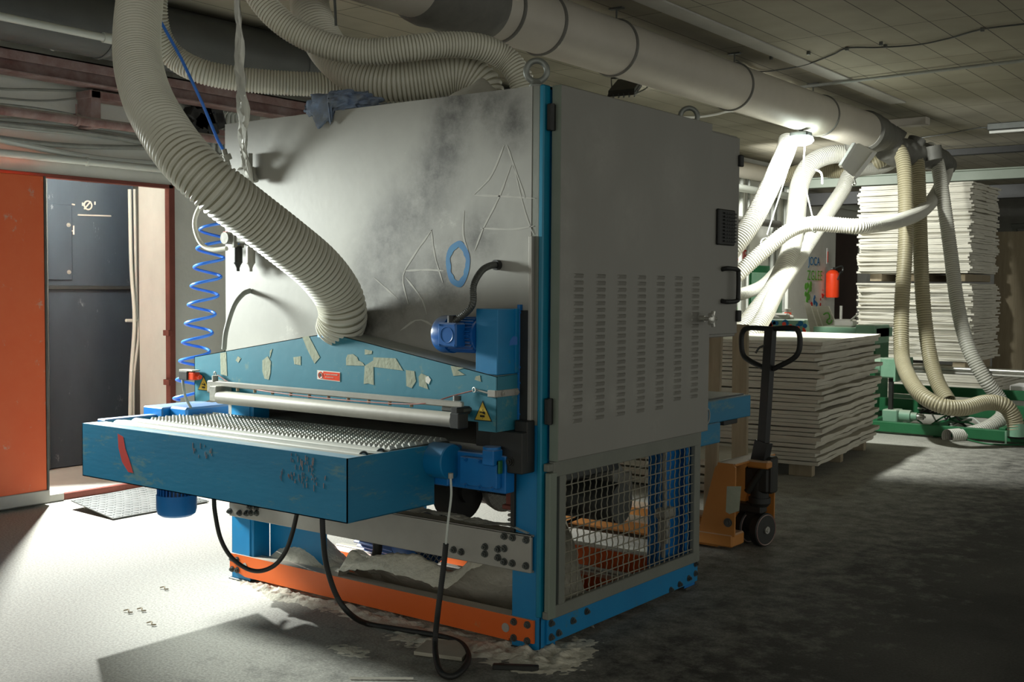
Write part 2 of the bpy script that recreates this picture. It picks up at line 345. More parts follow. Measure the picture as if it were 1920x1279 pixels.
def textmesh(s, size, m, parent, origin, xdir, ydir, name='lettering', ext=.0006):
    cu = bpy.data.curves.new(name, 'FONT'); cu.body = s; cu.size = size; cu.extrude = ext
    to = bpy.data.objects.new(name, cu); COL.objects.link(to)
    dg = bpy.context.evaluated_depsgraph_get(); dg.update()
    me = bpy.data.meshes.new_from_object(to.evaluated_get(dg)); bpy.data.objects.remove(to)
    x, y = V(xdir).normalized(), V(ydir).normalized(); z = x.cross(y); o0 = V(origin)
    for v in me.vertices: v.co = o0+x*v.co.x+y*v.co.y+z*v.co.z
    me.materials.clear(); me.materials.append(M[m])
    o = bpy.data.objects.new(name, me); COL.objects.link(o)
    if parent is not None:
        o.parent = parent; w = Vector((0,0,0)); q = parent
        while q is not None: w += q.location; q = q.parent
        o.location = -w
    return o

# ---------------------------------------------------------------- setting
CZ = 3.2; WX = -4.3
mb = MB(); mb.box(-9, 9, -8, 19, -.1, 0, 0); struct('floor', mb, floor_material())
mb = MB(); mb.box(-9, 9, -8, 19, CZ, CZ+.1, 0); struct('ceiling', mb, ceiling_material())
# left wall around the doorway (y .1 to 1.52) and running on into the back of the hall
mb = MB()
DY0, DY1, DZ = .10, 1.50, 2.10
mb.box(WX-.06, WX, -8, DY0, 0, CZ, 0); mb.box(WX-.06, WX, DY0, DY1, DZ, CZ, 0); mb.box(WX-.05, WX, DY1+.02, 2.02, 0, CZ, 0)
mb.box(WX-.25, WX-.12, 2.02, 2.32, 0, CZ, 0); mb.box(WX-.25, WX, 2.32, 14.15, 0, CZ, 0); mb.box(WX-.25, WX, 15.6, 19, 0, CZ, 0); mb.box(WX-.25, WX, 14.15, 15.6, 2.35, CZ, 0)
struct('wall_left', mb, 'plaster')
mb = MB(); mb.box(-9, 9, 18.0, 18.2, 0, CZ, 0); struct('wall_back', mb, 'dduct')
mb = MB(); mb.box(-6.2, -6.0, 13.5, 17, 0, CZ, 0); mb.box(-6, WX-.25, 15.9, 16.0, 0, CZ, 0); struct('wall_passage', mb, 'darkpipe')
# alcove behind the doorway
mb = MB()
mb.box(-5.45, -5.35, -.4, 2.2, 0, 2.75, 0); mb.box(-5.35, WX-.05, -.5, -.4, 0, 2.75, 0); mb.box(-5.35, WX-.05, -.4, 2.2, 2.65, 2.75, 0)
mb.box(-5.35, -4.98, 2.0, 2.2, 0, 2.65, 0)
struct('wall_alcove', mb, 'greywall')
mb = MB(); mb.prism([(WX,DY1+.012,0),(-5.0,1.725,0),(-5.0,2.1,0),(WX-.05,2.1,0),(WX-.05,DY1+.1,0),(WX,DY1+.1,0)], (0,0,2.65)); struct('wall_reveal', mb, 'plaster')
mb = MB(); mb.box(-5.35, WX+.02, -.4, 1.8, 0, .035, .004); struct('trim_threshold', mb, 'greywall')
# red oxide door frame
mb = MB(); mb.box(WX-.03, WX+.02, DY1-.03, DY1+.02, 0, DZ+.015, .003); mb.box(WX-.03, WX+.02, DY0, DY1+.01, DZ-.012, DZ+.015, .003); mb.box(WX, WX+.035, DY0, DY1, 0, .045, .004)
mb.box(WX-.02, WX+.045, DY1-.06, DY1-.03, .7, .74, .002); mb.box(WX-.02, WX+.045, DY1-.06, DY1-.03, 1.05, 1.09, .002)
struct('trim_1', mb, 'redframe')
# black door leaf inside the alcove with two sheets, an overlapping strip and hinges
d1 = MB(); d1.box(-5.33, -5.26, .55, 1.86, .04, 2.5, .005)
D1 = struct('door_1', d1, 'blackdoor')
def spart(name, mb, m, p): return make(name, mb, m, p)
mb = MB(); mb.box(-5.26, -5.235, .55, 1.86, 1.37, 1.40, .003); spart('cover_strip', mb, 'black', D1)
mb = MB(); mb.box(-5.26, -5.245, 1.10, 1.32, 1.44, 2.0, .004); spart('access_plate', mb, 'blackdoor', D1)
mb = MB()
for z in (1.5, 1.85): mb.hexbolt((-5.245, 1.29, z), (1,0,0), .012, .012)
spart('bolt', mb, 'steel', D1)
mb = MB(); mb.box(-5.26, -5.20, 1.03, 1.10, .05, 2.48, .004)
for k in range(9): mb.hexbolt((-5.20, 1.065, .3+k*.25), (1,0,0), .01, .01)
spart('edge_rail', mb, 'dsteel', D1)
mb = MB(); cw_ = lambda *q: [at(px,py,x=-5.253) for px, py in q]
mb.torus(at(165,385,x=-5.253), (1,0,0), .032, .006, 20, 6)
for q_ in (((158,392),(170,378)), ((155,380),(155,386)), ((178,378),(178,384)), ((146,403),(208,405)), ((132,424),(130,433),(137,433)), ((138,423),(138,440)), ((135,383),(140,384))):
    mb.tube(cw_(*q_), .006, 6)
spart('chalk_writing', mb, 'signwhite', D1)
# orange sliding door in front of the wall
mb = MB(); mb.box(WX+.06, WX+.12, -1.3, .46, .07, 2.085, .004); D2 = struct('door_2', mb, 'orangedoor')
mb = MB(); mb.box(WX+.05, WX+.13, -1.3, .475, .02, .10, .004); make('bottom_rail', mb, 'greywall', D2)
mb = MB(); mb.box(WX+.05, WX+.125, .46, .475, .07, 2.085, .002)
for k in range(24): mb.cyl((WX+.10, .475, .15+k*.082), (WX+.10, .479, .15+k*.082), .006, 8)
make('perforated_edge', mb, 'dsteel', D2)
# plinth of broken plaster under the door
mb = MB(); mb.box(WX, WX+.06, -2, .62, 0, .06, .01); struct('baseboard_left', mb, 'greywall')
# recess in the wall right of the doorway with pipe and shelf
mb = MB(); mb.tube([(WX-.05,2.10,.3),(WX-.05,2.10,1.95)], .018, 10); mb.tube([(WX-.05,2.10,1.95),(WX+.03,2.06,1.97)], .022, 10)
tag(make('drain_pipe', mb, 'dsteel'), 'thin vertical grey pipe in the wall slot beside the blue coil', 'pipe')
mb = MB(); mb.box(WX-.12, WX+.05, 1.98, 2.5, 1.06, 1.14, .004); tag(make('wall_shelf', mb, 'greywall'), 'short grey ledge across the wall slot behind the sander', 'shelf')
mb = MB(); mb.box(WX, WX+.06, 1.96, 2.03, .02, 1.05, .004); mb.box(WX, WX+.06, 2.26, 2.31, .02, 1.05, .004); mb.box(WX, WX+.06, 1.96, 2.31, .98, 1.05, .004)
tag(make('cable_cabinet_frame', mb, 'greygreen'), 'grey green metal frame on the wall below the ledge', 'frame')

# ---------------------------------------------------------------- overhead steel, pipes on the left wall
X1 = -4.05
a, b = at(0,78,x=X1), at(480,180,x=X1); zt = (a.z+b.z)/2
mb = MB()
mb.box(X1-.14, X1, -3, 6.5, zt-.012, zt, .002); mb.box(X1-.075, X1-.065, -3, 6.5, zt-.13, zt-.01, 0); mb.box(X1-.14, X1, -3, 6.5, zt-.142, zt-.13, .002); mb.box(X1-.01, X1, -3, 6.5, zt-.065, zt, .002)
tag(make('steel_beam', mb, 'rust'), 'long rusty red steel rail running under the ceiling above the doorway', 'beam')
z2 = at(120,222,x=X1).z
mb = MB(); mb.cyl((X1,-3,z2), (X1,2.3,z2), .03, 16)
for y in (.6, 1.45, 2.2): mb.cyl((X1,y,z2), (X1,y+.02,z2), .04, 14); mb.tube([(X1,y+.01,z2+.03),(X1,y+.01,z2+.1)], .006, 6)
tag(make('water_pipe', mb, 'rust'), 'thin rusty pipe with clamps below the red steel rail', 'pipe')
z3 = at(160,303,x=WX+.05).z
mb = MB(); mb.cyl((WX+.05,-3,z3), (WX+.05,2.0,z3), .024, 14)
for y in (.1, .8, 1.4): mb.cyl((WX+.05,y,z3), (WX+.05,y+.015,z3), .031, 12)
tag(make('conduit_pipe', mb, 'pvc'), 'pale grey plastic conduit directly above the doorway lintel', 'pipe')
for k, (dz, rr, ph) in enumerate(((.075,.02,0),(.12,.016,1),(.155,.013,2.2),(.19,.018,3),(.225,.012,4.1),(.255,.010,5))):
    pts = [(WX+.035+.03*math.sin(k*2+ph), -2.5+q*.25, z3+dz+.018*math.sin(q*.8+ph)+(.03*math.sin(q*.31+ph*2))) for q in range(20)]
    mb = MB(); mb.tube(spline(pts, .08), rr, 8)
    tag(make('wall_cable', mb, 'cable' if k % 2 else 'pvc'), ('thick sagging cable just above the pale conduit over the doorway','grey sagging cable second above the pale conduit','thin grey cable third above the pale conduit on the left wall','pale thick cable near the top of the bundle over the doorway','thin dark grey cable fifth above the pale conduit','thinnest cable, topmost of the bundle over the doorway')[k], 'cable')
# rusty angle bracket on the wall
mb = MB(); q = at(172,240,x=-4.15); r_ = at(172,170,x=-4.15)
mb.box(-4.28, -4.12, q.y-.02, q.y+.05, q.z, r_.z, .004); mb.box(-4.28, -4.12, q.y-.03, q.y+.62, r_.z-.05, r_.z, .004); mb.cyl((-4.15,q.y+.33,r_.z-.03), (-4.15,q.y+.33,q.z+.12), .008, 8)
tag(make('wall_bracket', mb, 'rust'), 'dark rusty angle bracket on the white wall under the red rail', 'bracket')
# junction box with two wires, hook
mb = MB(); mb.tube(spline([(WX+.02,-1.0,2.58),(WX+.02,.1,2.6),(WX+.02,.5,2.64),(WX+.02,.95,2.69)], .05), .008, 8); mb.tube(spline([(WX+.02,-.6,2.55),(WX+.02,.4,2.56),(WX+.02,.95,2.67)], .05), .006, 8)
mb.box(WX, WX+.04, .93, 1.0, 2.62, 2.72, .004)
tag(make('junction_wiring', mb, 'cable'), 'pair of slack wires meeting at a small box on the white wall', 'wire')
# dark tank-like duct and white pipe at top left
mb = MB(); mb.cyl((-3.72,-4,2.985), (-3.72,7.5,2.985), .2, 40)
for y in (-1, .55, 2.1, 3.8): mb.cyl((-3.72,y,2.985), (-3.72,y+.03,2.985), .206, 40)
tag(make('dark_duct', mb, 'darkpipe'), 'wide dark grey duct under the ceiling, parallel to the rusty rail', 'duct')
a = at(0,30,x=-3.42); b = at(210,74,x=-3.42)
mb = MB(); mb.cyl((-3.42,-3,(a.z+b.z)/2), (-3.42,b.y,(a.z+b.z)/2), .022, 14); mb.cyl((-3.42,b.y-.06,(a.z+b.z)/2), (-3.42,b.y+.02,(a.z+b.z)/2), .03, 14)
tag(make('white_pipe', mb, 'pvc'), 'thin white pipe with a plugged end in front of the dark duct', 'pipe')
a = at(95,-20,x=-3.98); b = at(99,94,x=-3.98)
mb = MB(); mb.tube([a.lerp(b, k/14)+Vector((0,.006*math.sin(k*2.1),0)) for k in range(15)], lambda t: .010+.004*math.sin(t*40), 7)
tag(make('hanging_rope', mb, 'white'), 'short dusty white rope hanging down to the rusty rail at top left', 'rope')
# clutter and pipes at the back corner behind the cabinet
mb = MB()
for k in range(5):
    mb.tube(spline([(WX+.03+.012*k,at(418+k*6,150,x=WX+.03).y,CZ), at(418+k*9,196,x=WX+.04), at(412+k*8,215,x=WX+.04), at(400+k*12,262,x=WX+.04), at(402+k*9,330,x=WX+.04)], .03), .016, 8)
tag(make('cable_bundle', mb, 'pvc'), 'bundle of pale cables behind the left edge of the grey cabinet', 'cables')
mb = MB(); rnd = random.Random(3)
for k in range(9):
    c = at(362+rnd.random()*50, 192+rnd.random()*50, x=WX+.06); mb.box(c.x-.06, c.x+.05, c.y-.10, c.y+.10, c.z-.045, c.z+.045, .01, Matrix.Rotation(rnd.random()*3, 3, 'X'))
tag(make('broken_fan', mb, 'black'), 'tangle of black broken sheet pieces behind the big hose', 'scrap')
mb = MB(); a = at(375,245,x=WX+.05); b = at(460,262,x=WX+.05); mb.beam(a, b, .06, .06); tag(make('rail_stub', mb, 'rust'), 'short rusty cross rail behind the big hose', 'rail')

# ---------------------------------------------------------------- main duct along the hall
DX, DZc, DR = -1.42, 2.95, .175
T = thing('extraction_duct', (DX,3,DZc), 'long fat cream extraction duct hung under the ceiling above the sander', 'duct')
mb = MB()
mb.cyl((DX,-2.5,DZc), (DX,7.35,DZc), DR, 48)
make('duct_tube', mb, 'duct', T)
for y in (1.55, 1.95, 2.75, 4.45, 6.2):
    mb = MB(); mb.lathe((DX,y,DZc), (0,1,0), [(0,DR),(.004,DR+.008),(.014,DR+.011),(.024,DR+.008),(.028,DR)], 48)
    make('joint_ring', mb, 'dduct', T)
for y in (2.76, 4.46, 6.0):
    mb = MB(); mb.cyl((DX+.02,y,DZc+DR-.01), (DX+.02,y,CZ), .006, 8); mb.box(DX-.03, DX+.07, y-.02, y+.02, CZ-.01, CZ, .002); make('hanger', mb, 'dsteel', T)
# taped flexible joint at the near end
mb = MB(); mb.lathe((DX,.85,DZc), (0,1,0), [(0,DR),(.03,DR+.02),(.1,DR+.03),(.2,DR+.022),(.3,DR+.032),(.4,DR+.02),(.5,DR+.03),(.58,DR+.012)], 48); make('flexible_sleeve', mb, 'dduct', T)
# reducer, grimy collars
mb = MB(); mb.lathe((DX,7.3,DZc), (0,1,0), [(0,DR+.004),(.05,DR+.02),(.10,DR+.004),(.16,DR+.018),(.24,DR-.005),(.36,DR+.002),(.42,DR-.02),(.5,.14),(.62,.15),(.68,.125),(.8,.13)], 40)
make('crumpled_collar', mb, 'dduct', T)
# header with side branches
mb = MB(); hp = [(DX,8.0,2.93), at(1668,280,t=11.5), at(1720,290,t=11.8), at(1760,300,t=12.2), at(1775,312,t=12.6)]
mb.tube(spline(hp, .05), lambda t: .150-.045*t+.009*math.sin(t*60), 26)
make('branch_header', mb, 'dduct', T)
for (p, q) in (((1672,250),(1690,262)),((1720,260),(1712,280)),((1748,275),(1752,300))):
    mb = MB(); a = at(*p, t=11.7); b = at(*q, t=11.7); mb.cyl(a, b, .09, 20); make('branch_stub', mb, 'dduct', T)
mb = MB(); mb.lathe(at(1600,262,t=10.9), (.3,.2,-.9), [(0,.09),(.05,.1),(.1,.09),(.16,.095)], 24); make('branch_stub', mb, 'dduct', T)
# flat gutter strip on the ceiling beside the duct
mb = MB(); mb.box(-1.2, -1.05, -2, 7.4, CZ-.012, CZ, .002); tag(make('cable_tray', mb, 'greywall'), 'flat dusty strip on the ceiling alongside the fat duct', 'tray')

# ceiling cables, pipes and lights
mb = MB(); a = at(1480,166,z=CZ-.03); b = at(1980,106,z=CZ-.03); mb.tube([a, b], .014, 10); tag(make('ceiling_pipe', mb, 'cable'), 'straight thin grey pipe crossing the ceiling from the duct to the right', 'pipe')
ps = [at(x,y,z=CZ-.012) for x, y in ((1380,113),(1420,134),(1500,124),(1560,103),(1590,90),(1650,89),(1720,84),(1780,72),(1842,55),(1930,44))]
mb = MB(); mb.tube(spline(ps, .04), .006, 6)
for x, y in ((1446,108),(1516,99),(1588,91),(1652,81),(1660,86),(1842,55)): c = at(x,y,z=CZ-.01); mb.box(c.x-.012, c.x+.012, c.y-.012, c.y+.012, CZ-.025, CZ, .003)
tag(make('ceiling_cable', mb, 'dsteel'), 'wavy thin cable clipped to the ceiling boards above the straight pipe', 'cable')
ps = [at(x,y,z=CZ-.012) for x, y in ((1700,262),(1770,252),(1828,241),(1852,239))]
mb = MB(); mb.tube(spline(ps, .05), .006, 6); tag(make('lamp_cable', mb, 'dsteel'), 'thin cable on the ceiling leading to the tube lamp at the right edge', 'cable')
ps = [at(x,y,z=CZ-.02) for x, y in ((1240,218),(1300,220),(1340,215),(1375,208),(1420,215))]
mb = MB(); mb.tube(spline(ps, .05), .012, 8); tag(make('white_cable', mb, 'white'), 'white cable drooping on the ceiling behind the far lifting eye', 'cable')
T = thing('fluorescent_lamp', (-.6,9.4,3.12), 'unlit fluorescent tube lamp on the ceiling at the right edge', 'lamp')
mb = MB(); mb.box(-.8, .5, 9.30, 9.42, 3.13, 3.2, .006); make('housing', mb, 'dsteel', T)
mb = MB(); mb.cyl((-.78,9.33,3.11), (.48,9.33,3.11), .016, 14); make('lamp_tube', mb, 'white', T)
mb = MB(); mb.box(-1.82, -1.17, 8.42, 8.55, 3.12, 3.2, .006); tag(make('lamp_casing', mb, 'duct'), 'flat pale lamp casing on the ceiling at the end of the fat duct', 'lamp')
# floodlight pointing at the ceiling
T = thing('floodlight', at(1170,165,t=8.6), 'black floodlight on a bracket lighting the ceiling above the cabinet', 'lamp')
c = at(1168,166,t=8.6)
P4 = [at(1140,182,t=8.45), at(1189,178,t=8.3), at(1203,158,t=8.65), at(1158,160,t=8.8)]
mb = MB(); mb.prism(P4, (-.01,.02,.05)); 
for k in range(6):
    a = P4[0].lerp(P4[1], k/5); b = P4[3].lerp(P4[2], k/5); mb.beam(a, b, .006, .03)
make('lamp_housing', mb, 'black', T)
mb = MB(); t1 = at(1146,147,t=8.6); t2 = at(1192,143,t=8.6); mb.tube([P4[0].lerp(P4[3],.4)+Vector((0,0,.01)), t1, t2, P4[1].lerp(P4[2],.4)], .007, 8); mb.cyl(t1.lerp(t2,.5), (t1.lerp(t2,.5).x, t1.lerp(t2,.5).y, CZ), .006, 8); make('bracket', mb, 'dsteel', T)
mb = MB(); mb.tube(spline([P4[1], at(1200,172,t=8.5), at(1212,165,t=8.5), at(1224,150,z=CZ-.01)], .03), .006, 8); make('power_cord', mb, 'cable', T)
# glowing floodlight under the duct
T = thing('floodlight', (-1.42,5.8,2.72), 'blazing lit floodlight hanging under the fat duct', 'lamp')
mb = MB(); mb.box(-1.50, -1.34, 5.74, 5.86, 2.715, 2.76, .01); mb.cyl((-1.42,5.8,2.75), (-1.42,5.8,2.79), .02, 10); make('lamp_housing', mb, 'dsteel', T)
mb = MB(); mb.lathe((-1.42,5.8,2.645), (0,0,1), [(0,.05),(.015,.09),(.04,.11),(.07,.10)], 24); make('lamp_glass', mb, 'lampglow', T)
# white lamp hanging open beside it
T = thing('hanging_worklight', at(1606,300,t=9.6), 'white rectangular work lamp hanging askew under the collar of the duct', 'lamp')
q4 = [at(1576,312,t=9.5), at(1601,333,t=9.5), at(1636,287,t=9.6), at(1602,270,t=9.6)]
mb = MB(); mb.prism(q4, (.02,.06,.01)); 
mb.beam(q4[0], q4[3], .03, .03); mb.beam(q4[1], q4[2], .03, .03)
make('lamp_housing', mb, 'white', T)
mb = MB(); mb.tube(spline([q4[1], at(1603,340,t=9.5), at(1604,346,t=9.5), at(1598,346,t=9.5)], .01), .008, 8); make('hook', mb, 'steel', T)

# beams across the ceiling at the far end
mb = MB(); mb.box(-4.3, 6, 12.0, 12.15, 2.86, 2.98, .004); mb.box(-4.3, 6, 11.95, 12.2, 2.98, 3.0, .004); tag(make('crane_rail', mb, 'greygreen'), 'pale horizontal steel rail crossing above the tall board stack', 'beam')
mb = MB(); mb.box(-2.0, 6, 11.0, 11.1, 3.08, 3.16, .004); tag(make('dark_bar', mb, 'black'), 'dark bar crossing the far ceiling to the right of the duct', 'bar')
mb = MB(); mb.box(-4.3, 6, 12.6, 12.8, 2.66, 2.84, .004); tag(make('lintel_beam', mb, 'black'), 'dark beam directly under the pale rail, behind the tall board stack', 'beam')

# ---------------------------------------------------------------- THE WIDE BELT SANDER
SD = thing('belt_sander', (-.92,.63,0), 'large blue and grey wide belt sanding machine filling the middle of the hall', 'sanding machine')
def P(name, mb, m, parent=SD, **k): return make(name, mb, m, parent, **k)
Hc = 2.165
# cabinet
mb = MB(); mb.prism([(-1.84,-.012,.90),(-.052,-.012,.90),(-.052,-.012,Hc),(-1.84,-.012,Hc)], (0,.012,0)); P('front_panel', mb, 'frontpanel')
mb = MB(); mb.box(-1.84, -1.80, 0, 1.26, .745, Hc, .003); mb.box(-1.84, 0, 1.24, 1.26, .745, Hc, .003); mb.box(-1.84, 0, 0, 1.26, Hc-.015, Hc, .003); mb.box(-1.80, -.02, .01, 1.25, .745, .78, 0)
mb.box(-.045, -.03, 0, .03, .8, Hc, 0)
P('cabinet_body', mb, 'panel')
# corner posts (angle profile)
def post(x0, x1, y0, y1, z1, sx, sy, name='corner_post', m='blue'):
    b = MB(); fy = y0 if sy < 0 else y1; fx = x1 if sx > 0 else x0
    b.box(x0, x1, min(fy, fy-sy*.008), max(fy, fy-sy*.008), .01, z1, .002); b.box(min(fx, fx-sx*.008), max(fx, fx-sx*.008), y0, y1, .01, z1, .002)
    return b
b = post(-.135, 0, -.006, .10, Hc, 1, -1); P('corner_post', b, 'blue')
b = MB(); b.box(-.018, .004, -.014, .030, .14, Hc+.002, .005); P('edge_strip', b, 'teal')
b = MB(); b.box(-.052, -.018, -.011, -.007, .88, Hc, .001); P('corner_filler', b, 'guard')
b = post(-.10, 0, 1.16, 1.26, .80, 1, 1); P('corner_post', b, 'blue2')
b = MB(); b.box(-.16, -.10, 1.08, 1.2, .1, .78, .004); b.box(-.06,-.05,1.0,1.2,.1,.78,.002); P('inner_channel', b, 'blue2')
b = post(-1.81, -1.68, -.006, .12, .95, -1, -1); b.box(-1.69, -1.66, .0, .10, .02, .9, .003); P('corner_post', b, 'blue')
b = MB(); b.box(-1.66, -1.30, .10, .13, .10, .75, .003); P('inner_plate', b, 'blue')
b = post(-1.81, -1.68, 1.16, 1.26, .80, -1, 1); P('corner_post', b, 'blue')
for x, y in ((-.06,.04),(-1.75,.04),(-.06,1.22),(-1.75,1.22)):
    b = MB(); b.box(x-.075, x+.065, y-.055, y+.06, 0, .012, .003); b.cyl((x,y,.01), (x,y,.03), .02, 12); P('foot_plate', b, 'dsteel')
# rails
b = MB(); zb0, zb1 = .03, .128; b.prism([(-1.81,-.018,zb0+.03),(-1.70,-.018,zb0),(-.14,-.018,zb0),(-.14,-.018,zb0+.008),(-.022,-.018,zb0+.008),(-.022,-.018,zb1),(-1.81,-.018,zb1+.003)], (0,.010,0))
b.box(-1.68, -.14, -.008, .05, zb1-.008, zb1, .001); b.box(-1.68, -.14, -.008, .05, zb0, zb0+.008, .001)
OB = P('front_rail', b, 'orange')
for x, z in ((-.115,.108),(-.05,.108),(-.115,.045),(-.05,.045),(-1.79,.105),(-1.755,.105),(-1.79,.055),(-1.755,.055)):
    b = MB(); b.hexbolt((x,-.018,z), (0,-1,0), .011, .012); P('bolt', b, 'dsteel', OB)
b = MB(); b.cyl((-.155,-.0185,.078), (-.155,-.021,.078), .018, 20); b.cyl((-1.70,-.0185,.082), (-1.70,-.021,.082), .016, 20); P('cover_disc', b, 'alu', OB)
b = MB(); b.box(-1.80, -.03, -.030, -.014, .312, .458, .003); b.box(-1.80, -.03, -.014, .05, .312, .32, 0); b.box(-1.80, -.03, -.03, .05, .45, .458, .001)
UB = P('cross_beam', b, 'alu')
for x, z in ((-.155,.44),(-.115,.44),(-.05,.44),(-.25,.385),(-.185,.385),(-.155,.392),(-.25,.357),(-.185,.352),(-.155,.34),(-.115,.34),(-.05,.34),(-.41,.35),(-.37,.347),(-1.79,.335),(-1.72,.335),(-1.67,.34),(-1.64,.345),(-1.60,.35),(-1.60,.375),(-1.645,.375),(-1.78,.42)):
    b = MB(); b.hexbolt((x,-.03,z), (0,-1,0), .011, .014); P('bolt', b, 'dsteel', UB)
b = MB(); b.box(.0, .012, .03, 1.26, .03, .130, .002); b.box(-.05, .0, .03, 1.26, .122, .13, .001); SB = P('side_rail', b, 'blue')
for y, z in ((.05,.11),(.05,.055),(.10,.06),(.2,.085),(.30,.10),(1.235,.115),(1.235,.07),(1.17,.06),(1.08,.05),(1.0,.04)):
    b = MB(); b.hexbolt((.012,y,z), (1,0,0), .011, .012); P('bolt', b, 'dsteel', SB)
# orange cross rails and grey bars inside the base
for y in (.42, .78): b = MB(); b.box(-1.75, -.05, y, y+.05, .02, .115, .012); b.box(-1.75,-.05,y-.03,y+.08,.02,.03,.004); P('inner_rail', b, 'orange')
for y in (.62, 1.0): b = MB(); b.box(-1.75, -.04, y, y+.045, .03, .07, .004); P('inner_bar', b, 'alu')
b = MB(); b.box(-1.75, -.05, 1.18, 1.25, .03, .128, .004); P('rear_rail', b, 'orange')
# side door with louvres
DR_ = MB(); DR_.box(.014, .054, .028, 1.262, .744, Hc+.002, .003)
DO = P('side_door', DR_, 'door')
b = MB(); b.box(.013, .0535, .0265, .0279, .744, Hc, .0005); P('door_edge', b, 'greygreen', DO)
ys = [.155+.160*k for k in range(7)]
for ci, y in enumerate(ys):
    b = MB(); n = 22
    for k in range(n):
        z = 1.456-k*.0268; 
        if ci in (5,6) and k > n-2: continue
        A = [(.054,y-.033,z-.014),(.054,y+.033,z-.014),(.054,y+.033,z+.004),(.054,y-.033,z+.004)]
        v = [b.b.verts.new(V(p)) for p in ((.0535,y-.034,z-.013),(.0535,y+.034,z-.013),(.0535,y+.034,z+.005),(.0535,y-.034,z+.005),(.0612,y-.028,z+.001),(.0612,y+.028,z+.001))]
        b.face((v[0],v[1],v[5],v[4])); b.face((v[4],v[5],v[2],v[3])); b.face((v[0],v[4],v[3])); b.face((v[1],v[2],v[5]))
    P('louvre_column', b, 'door', DO)
for z in (2.045, .935):
    b = MB(); b.box(.008, .030, -.004, .034, z-.05, z+.05, .004); b.cyl((.026,.008,z-.05), (.026,.008,z+.05), .009, 12); P('hinge', b, 'black', DO)
b = MB(); c = V(.054,1.155,1.27); b.cyl(c, c+V(.03,0,0), .014, 14); b.cyl(c+V(.03,0,0), c+V(.06,0,0), .009, 12)
for k in range(5):
    an = k*2*math.pi/5; b.tube([c+V(.066,0,0), c+V(.068,.036*math.cos(an),.036*math.sin(an))], .009, 8)
b.lathe(c+V(.058,0,0), (1,0,0), [(0,.02),(.006,.028),(.014,.026),(.018,.014)], 20)
P('star_handle', b, 'steel', DO)
# mesh guard on the side
b = MB(); G0, G1, Z0, Z1 = .03, 1.235, .132, .742
b.box(.008, .034, G0, G1, Z1-.062, Z1, .003); b.box(.008, .034, G0, G1, Z0, Z0+.05, .003); b.box(.012, .0325, G0+.045, G0+.085, Z0+.01, Z1-.01, .003); b.box(.009, .0328, G1-.055, G1-.001, Z0+.01, Z1-.01, .003)
GF = P('guard_frame', b, 'guard')
b = MB(); b.box(.012, .036, .002, .050, .135, .70, .003); P('guard_upright', b, 'greygreen', GF)
b = MB()
b.box(.006, .03, -.002, .04, .705, .735, .003); b.box(.006, .03, -.002, .04, .135, .165, .003); P('clamp', b, 'guard', GF)
b = MB(); y = G0+.10; k = 0
while y < G1-.05:
    b.tube([(.020+.003*math.sin(j*math.pi), y+.0035*(1 if j % 2 else -1), Z0+.04+j*.0195) for j in range(29)], .0028, 6); y += .044
z = Z0+.065
while z < Z1-.06:
    b.tube([(.0225, G0+.08+j*.10, z) for j in range(12)], .0026, 6); z += .044
P('wire_mesh', b, 'wire', GF)
# control cabinet behind the door
b = MB(); b.box(-.40, .012, 1.275, 1.615, 1.175, 2.15, .004); CB = P('control_cabinet', b, 'door')
b = MB(); b.box(.012, .028, 1.285, 1.605, 1.19, 2.14, .003); P('cabinet_door', b, 'door', CB)
b = MB(); b.box(.028, .045, 1.36, 1.535, 1.615, 1.785, .006)
for k in range(9):
    for j in range(5): b.box(.044, .054, 1.405+j*.026, 1.427+j*.026, 1.63+k*.0165, 1.638+k*.0165, .001)
P('vent_grille', b, 'black', CB)
b = MB(); b.tube(spline([(.028,1.43,1.50),(.055,1.44,1.505),(.06,1.53,1.50),(.06,1.545,1.48),(.06,1.545,1.37),(.06,1.53,1.35),(.055,1.44,1.345),(.028,1.43,1.35)], .008), .011, 10); P('pull_handle', b, 'black', CB)
for z in (2.03, 1.275): b = MB(); b.box(.026, .045, 1.585, 1.62, z-.028, z+.028, .004); P('hinge', b, 'black', CB)
# lifting eyes
for c in (V(-.085,.06,2.235), V(-.085,1.29,2.215)):
    b = MB(); b.torus(c, (.55,-.84,0), .040, .012, 36, 14); b.lathe((c.x,c.y,Hc-.002), (0,0,1), [(0,.03),(.018,.03),(.026,.022),(.036,.018)], 20); P('lifting_eye', b, 'eye')
# panel marks
b = MB(); pts = []
for k in range(40):
    a_ = k/40*2*math.pi; rx = .062+.003*math.sin(3*a_); rz = .092+.003*math.cos(5*a_); pts.append((-.412+rx*math.cos(a_), rz*math.sin(a_)+1.497))
inner = [(-.412+(x+.412)*.62+.003*math.sin(i*1.3), 1.497+(z-1.497)*.70+.003*math.sin(i*.8)) for i, (x, z) in enumerate(pts)]
Vo = [b.b.verts.new((x,-.0128,z)) for x, z in pts]; Vi = [b.b.verts.new((x,-.0128,z)) for x, z in inner]
for i in range(40): b.face((Vo[i], Vo[(i+1)%40], Vi[(i+1)%40], Vi[i]))
P('painted_ring', b, 'sprayb')
def strokes(lst, w, m, y=-.0126, name='scratch_marks', wj=.5):
    b = MB(); rn = random.Random(5)
    for L_ in lst:
        q = spline([(x, y, z) for x, z in L_], .03); prev = None
        for i, p in enumerate(q):
            t = (q[min(i+1, len(q)-1)]-q[max(0, i-1)]).normalized(); n_ = V(-t.z,0,t.x)*w*(.35+wj*rn.random())
            if i in (0, len(q)-1): n_ *= .3
            A = (b.b.verts.new(p+n_), b.b.verts.new(p-n_))
            if prev: b.face((prev[0], A[0], A[1], prev[1]))
            prev = A
    return P(name, b, m)
def wz(px, py): p = at(px, py, y=-.013); return (p.x, p.z)
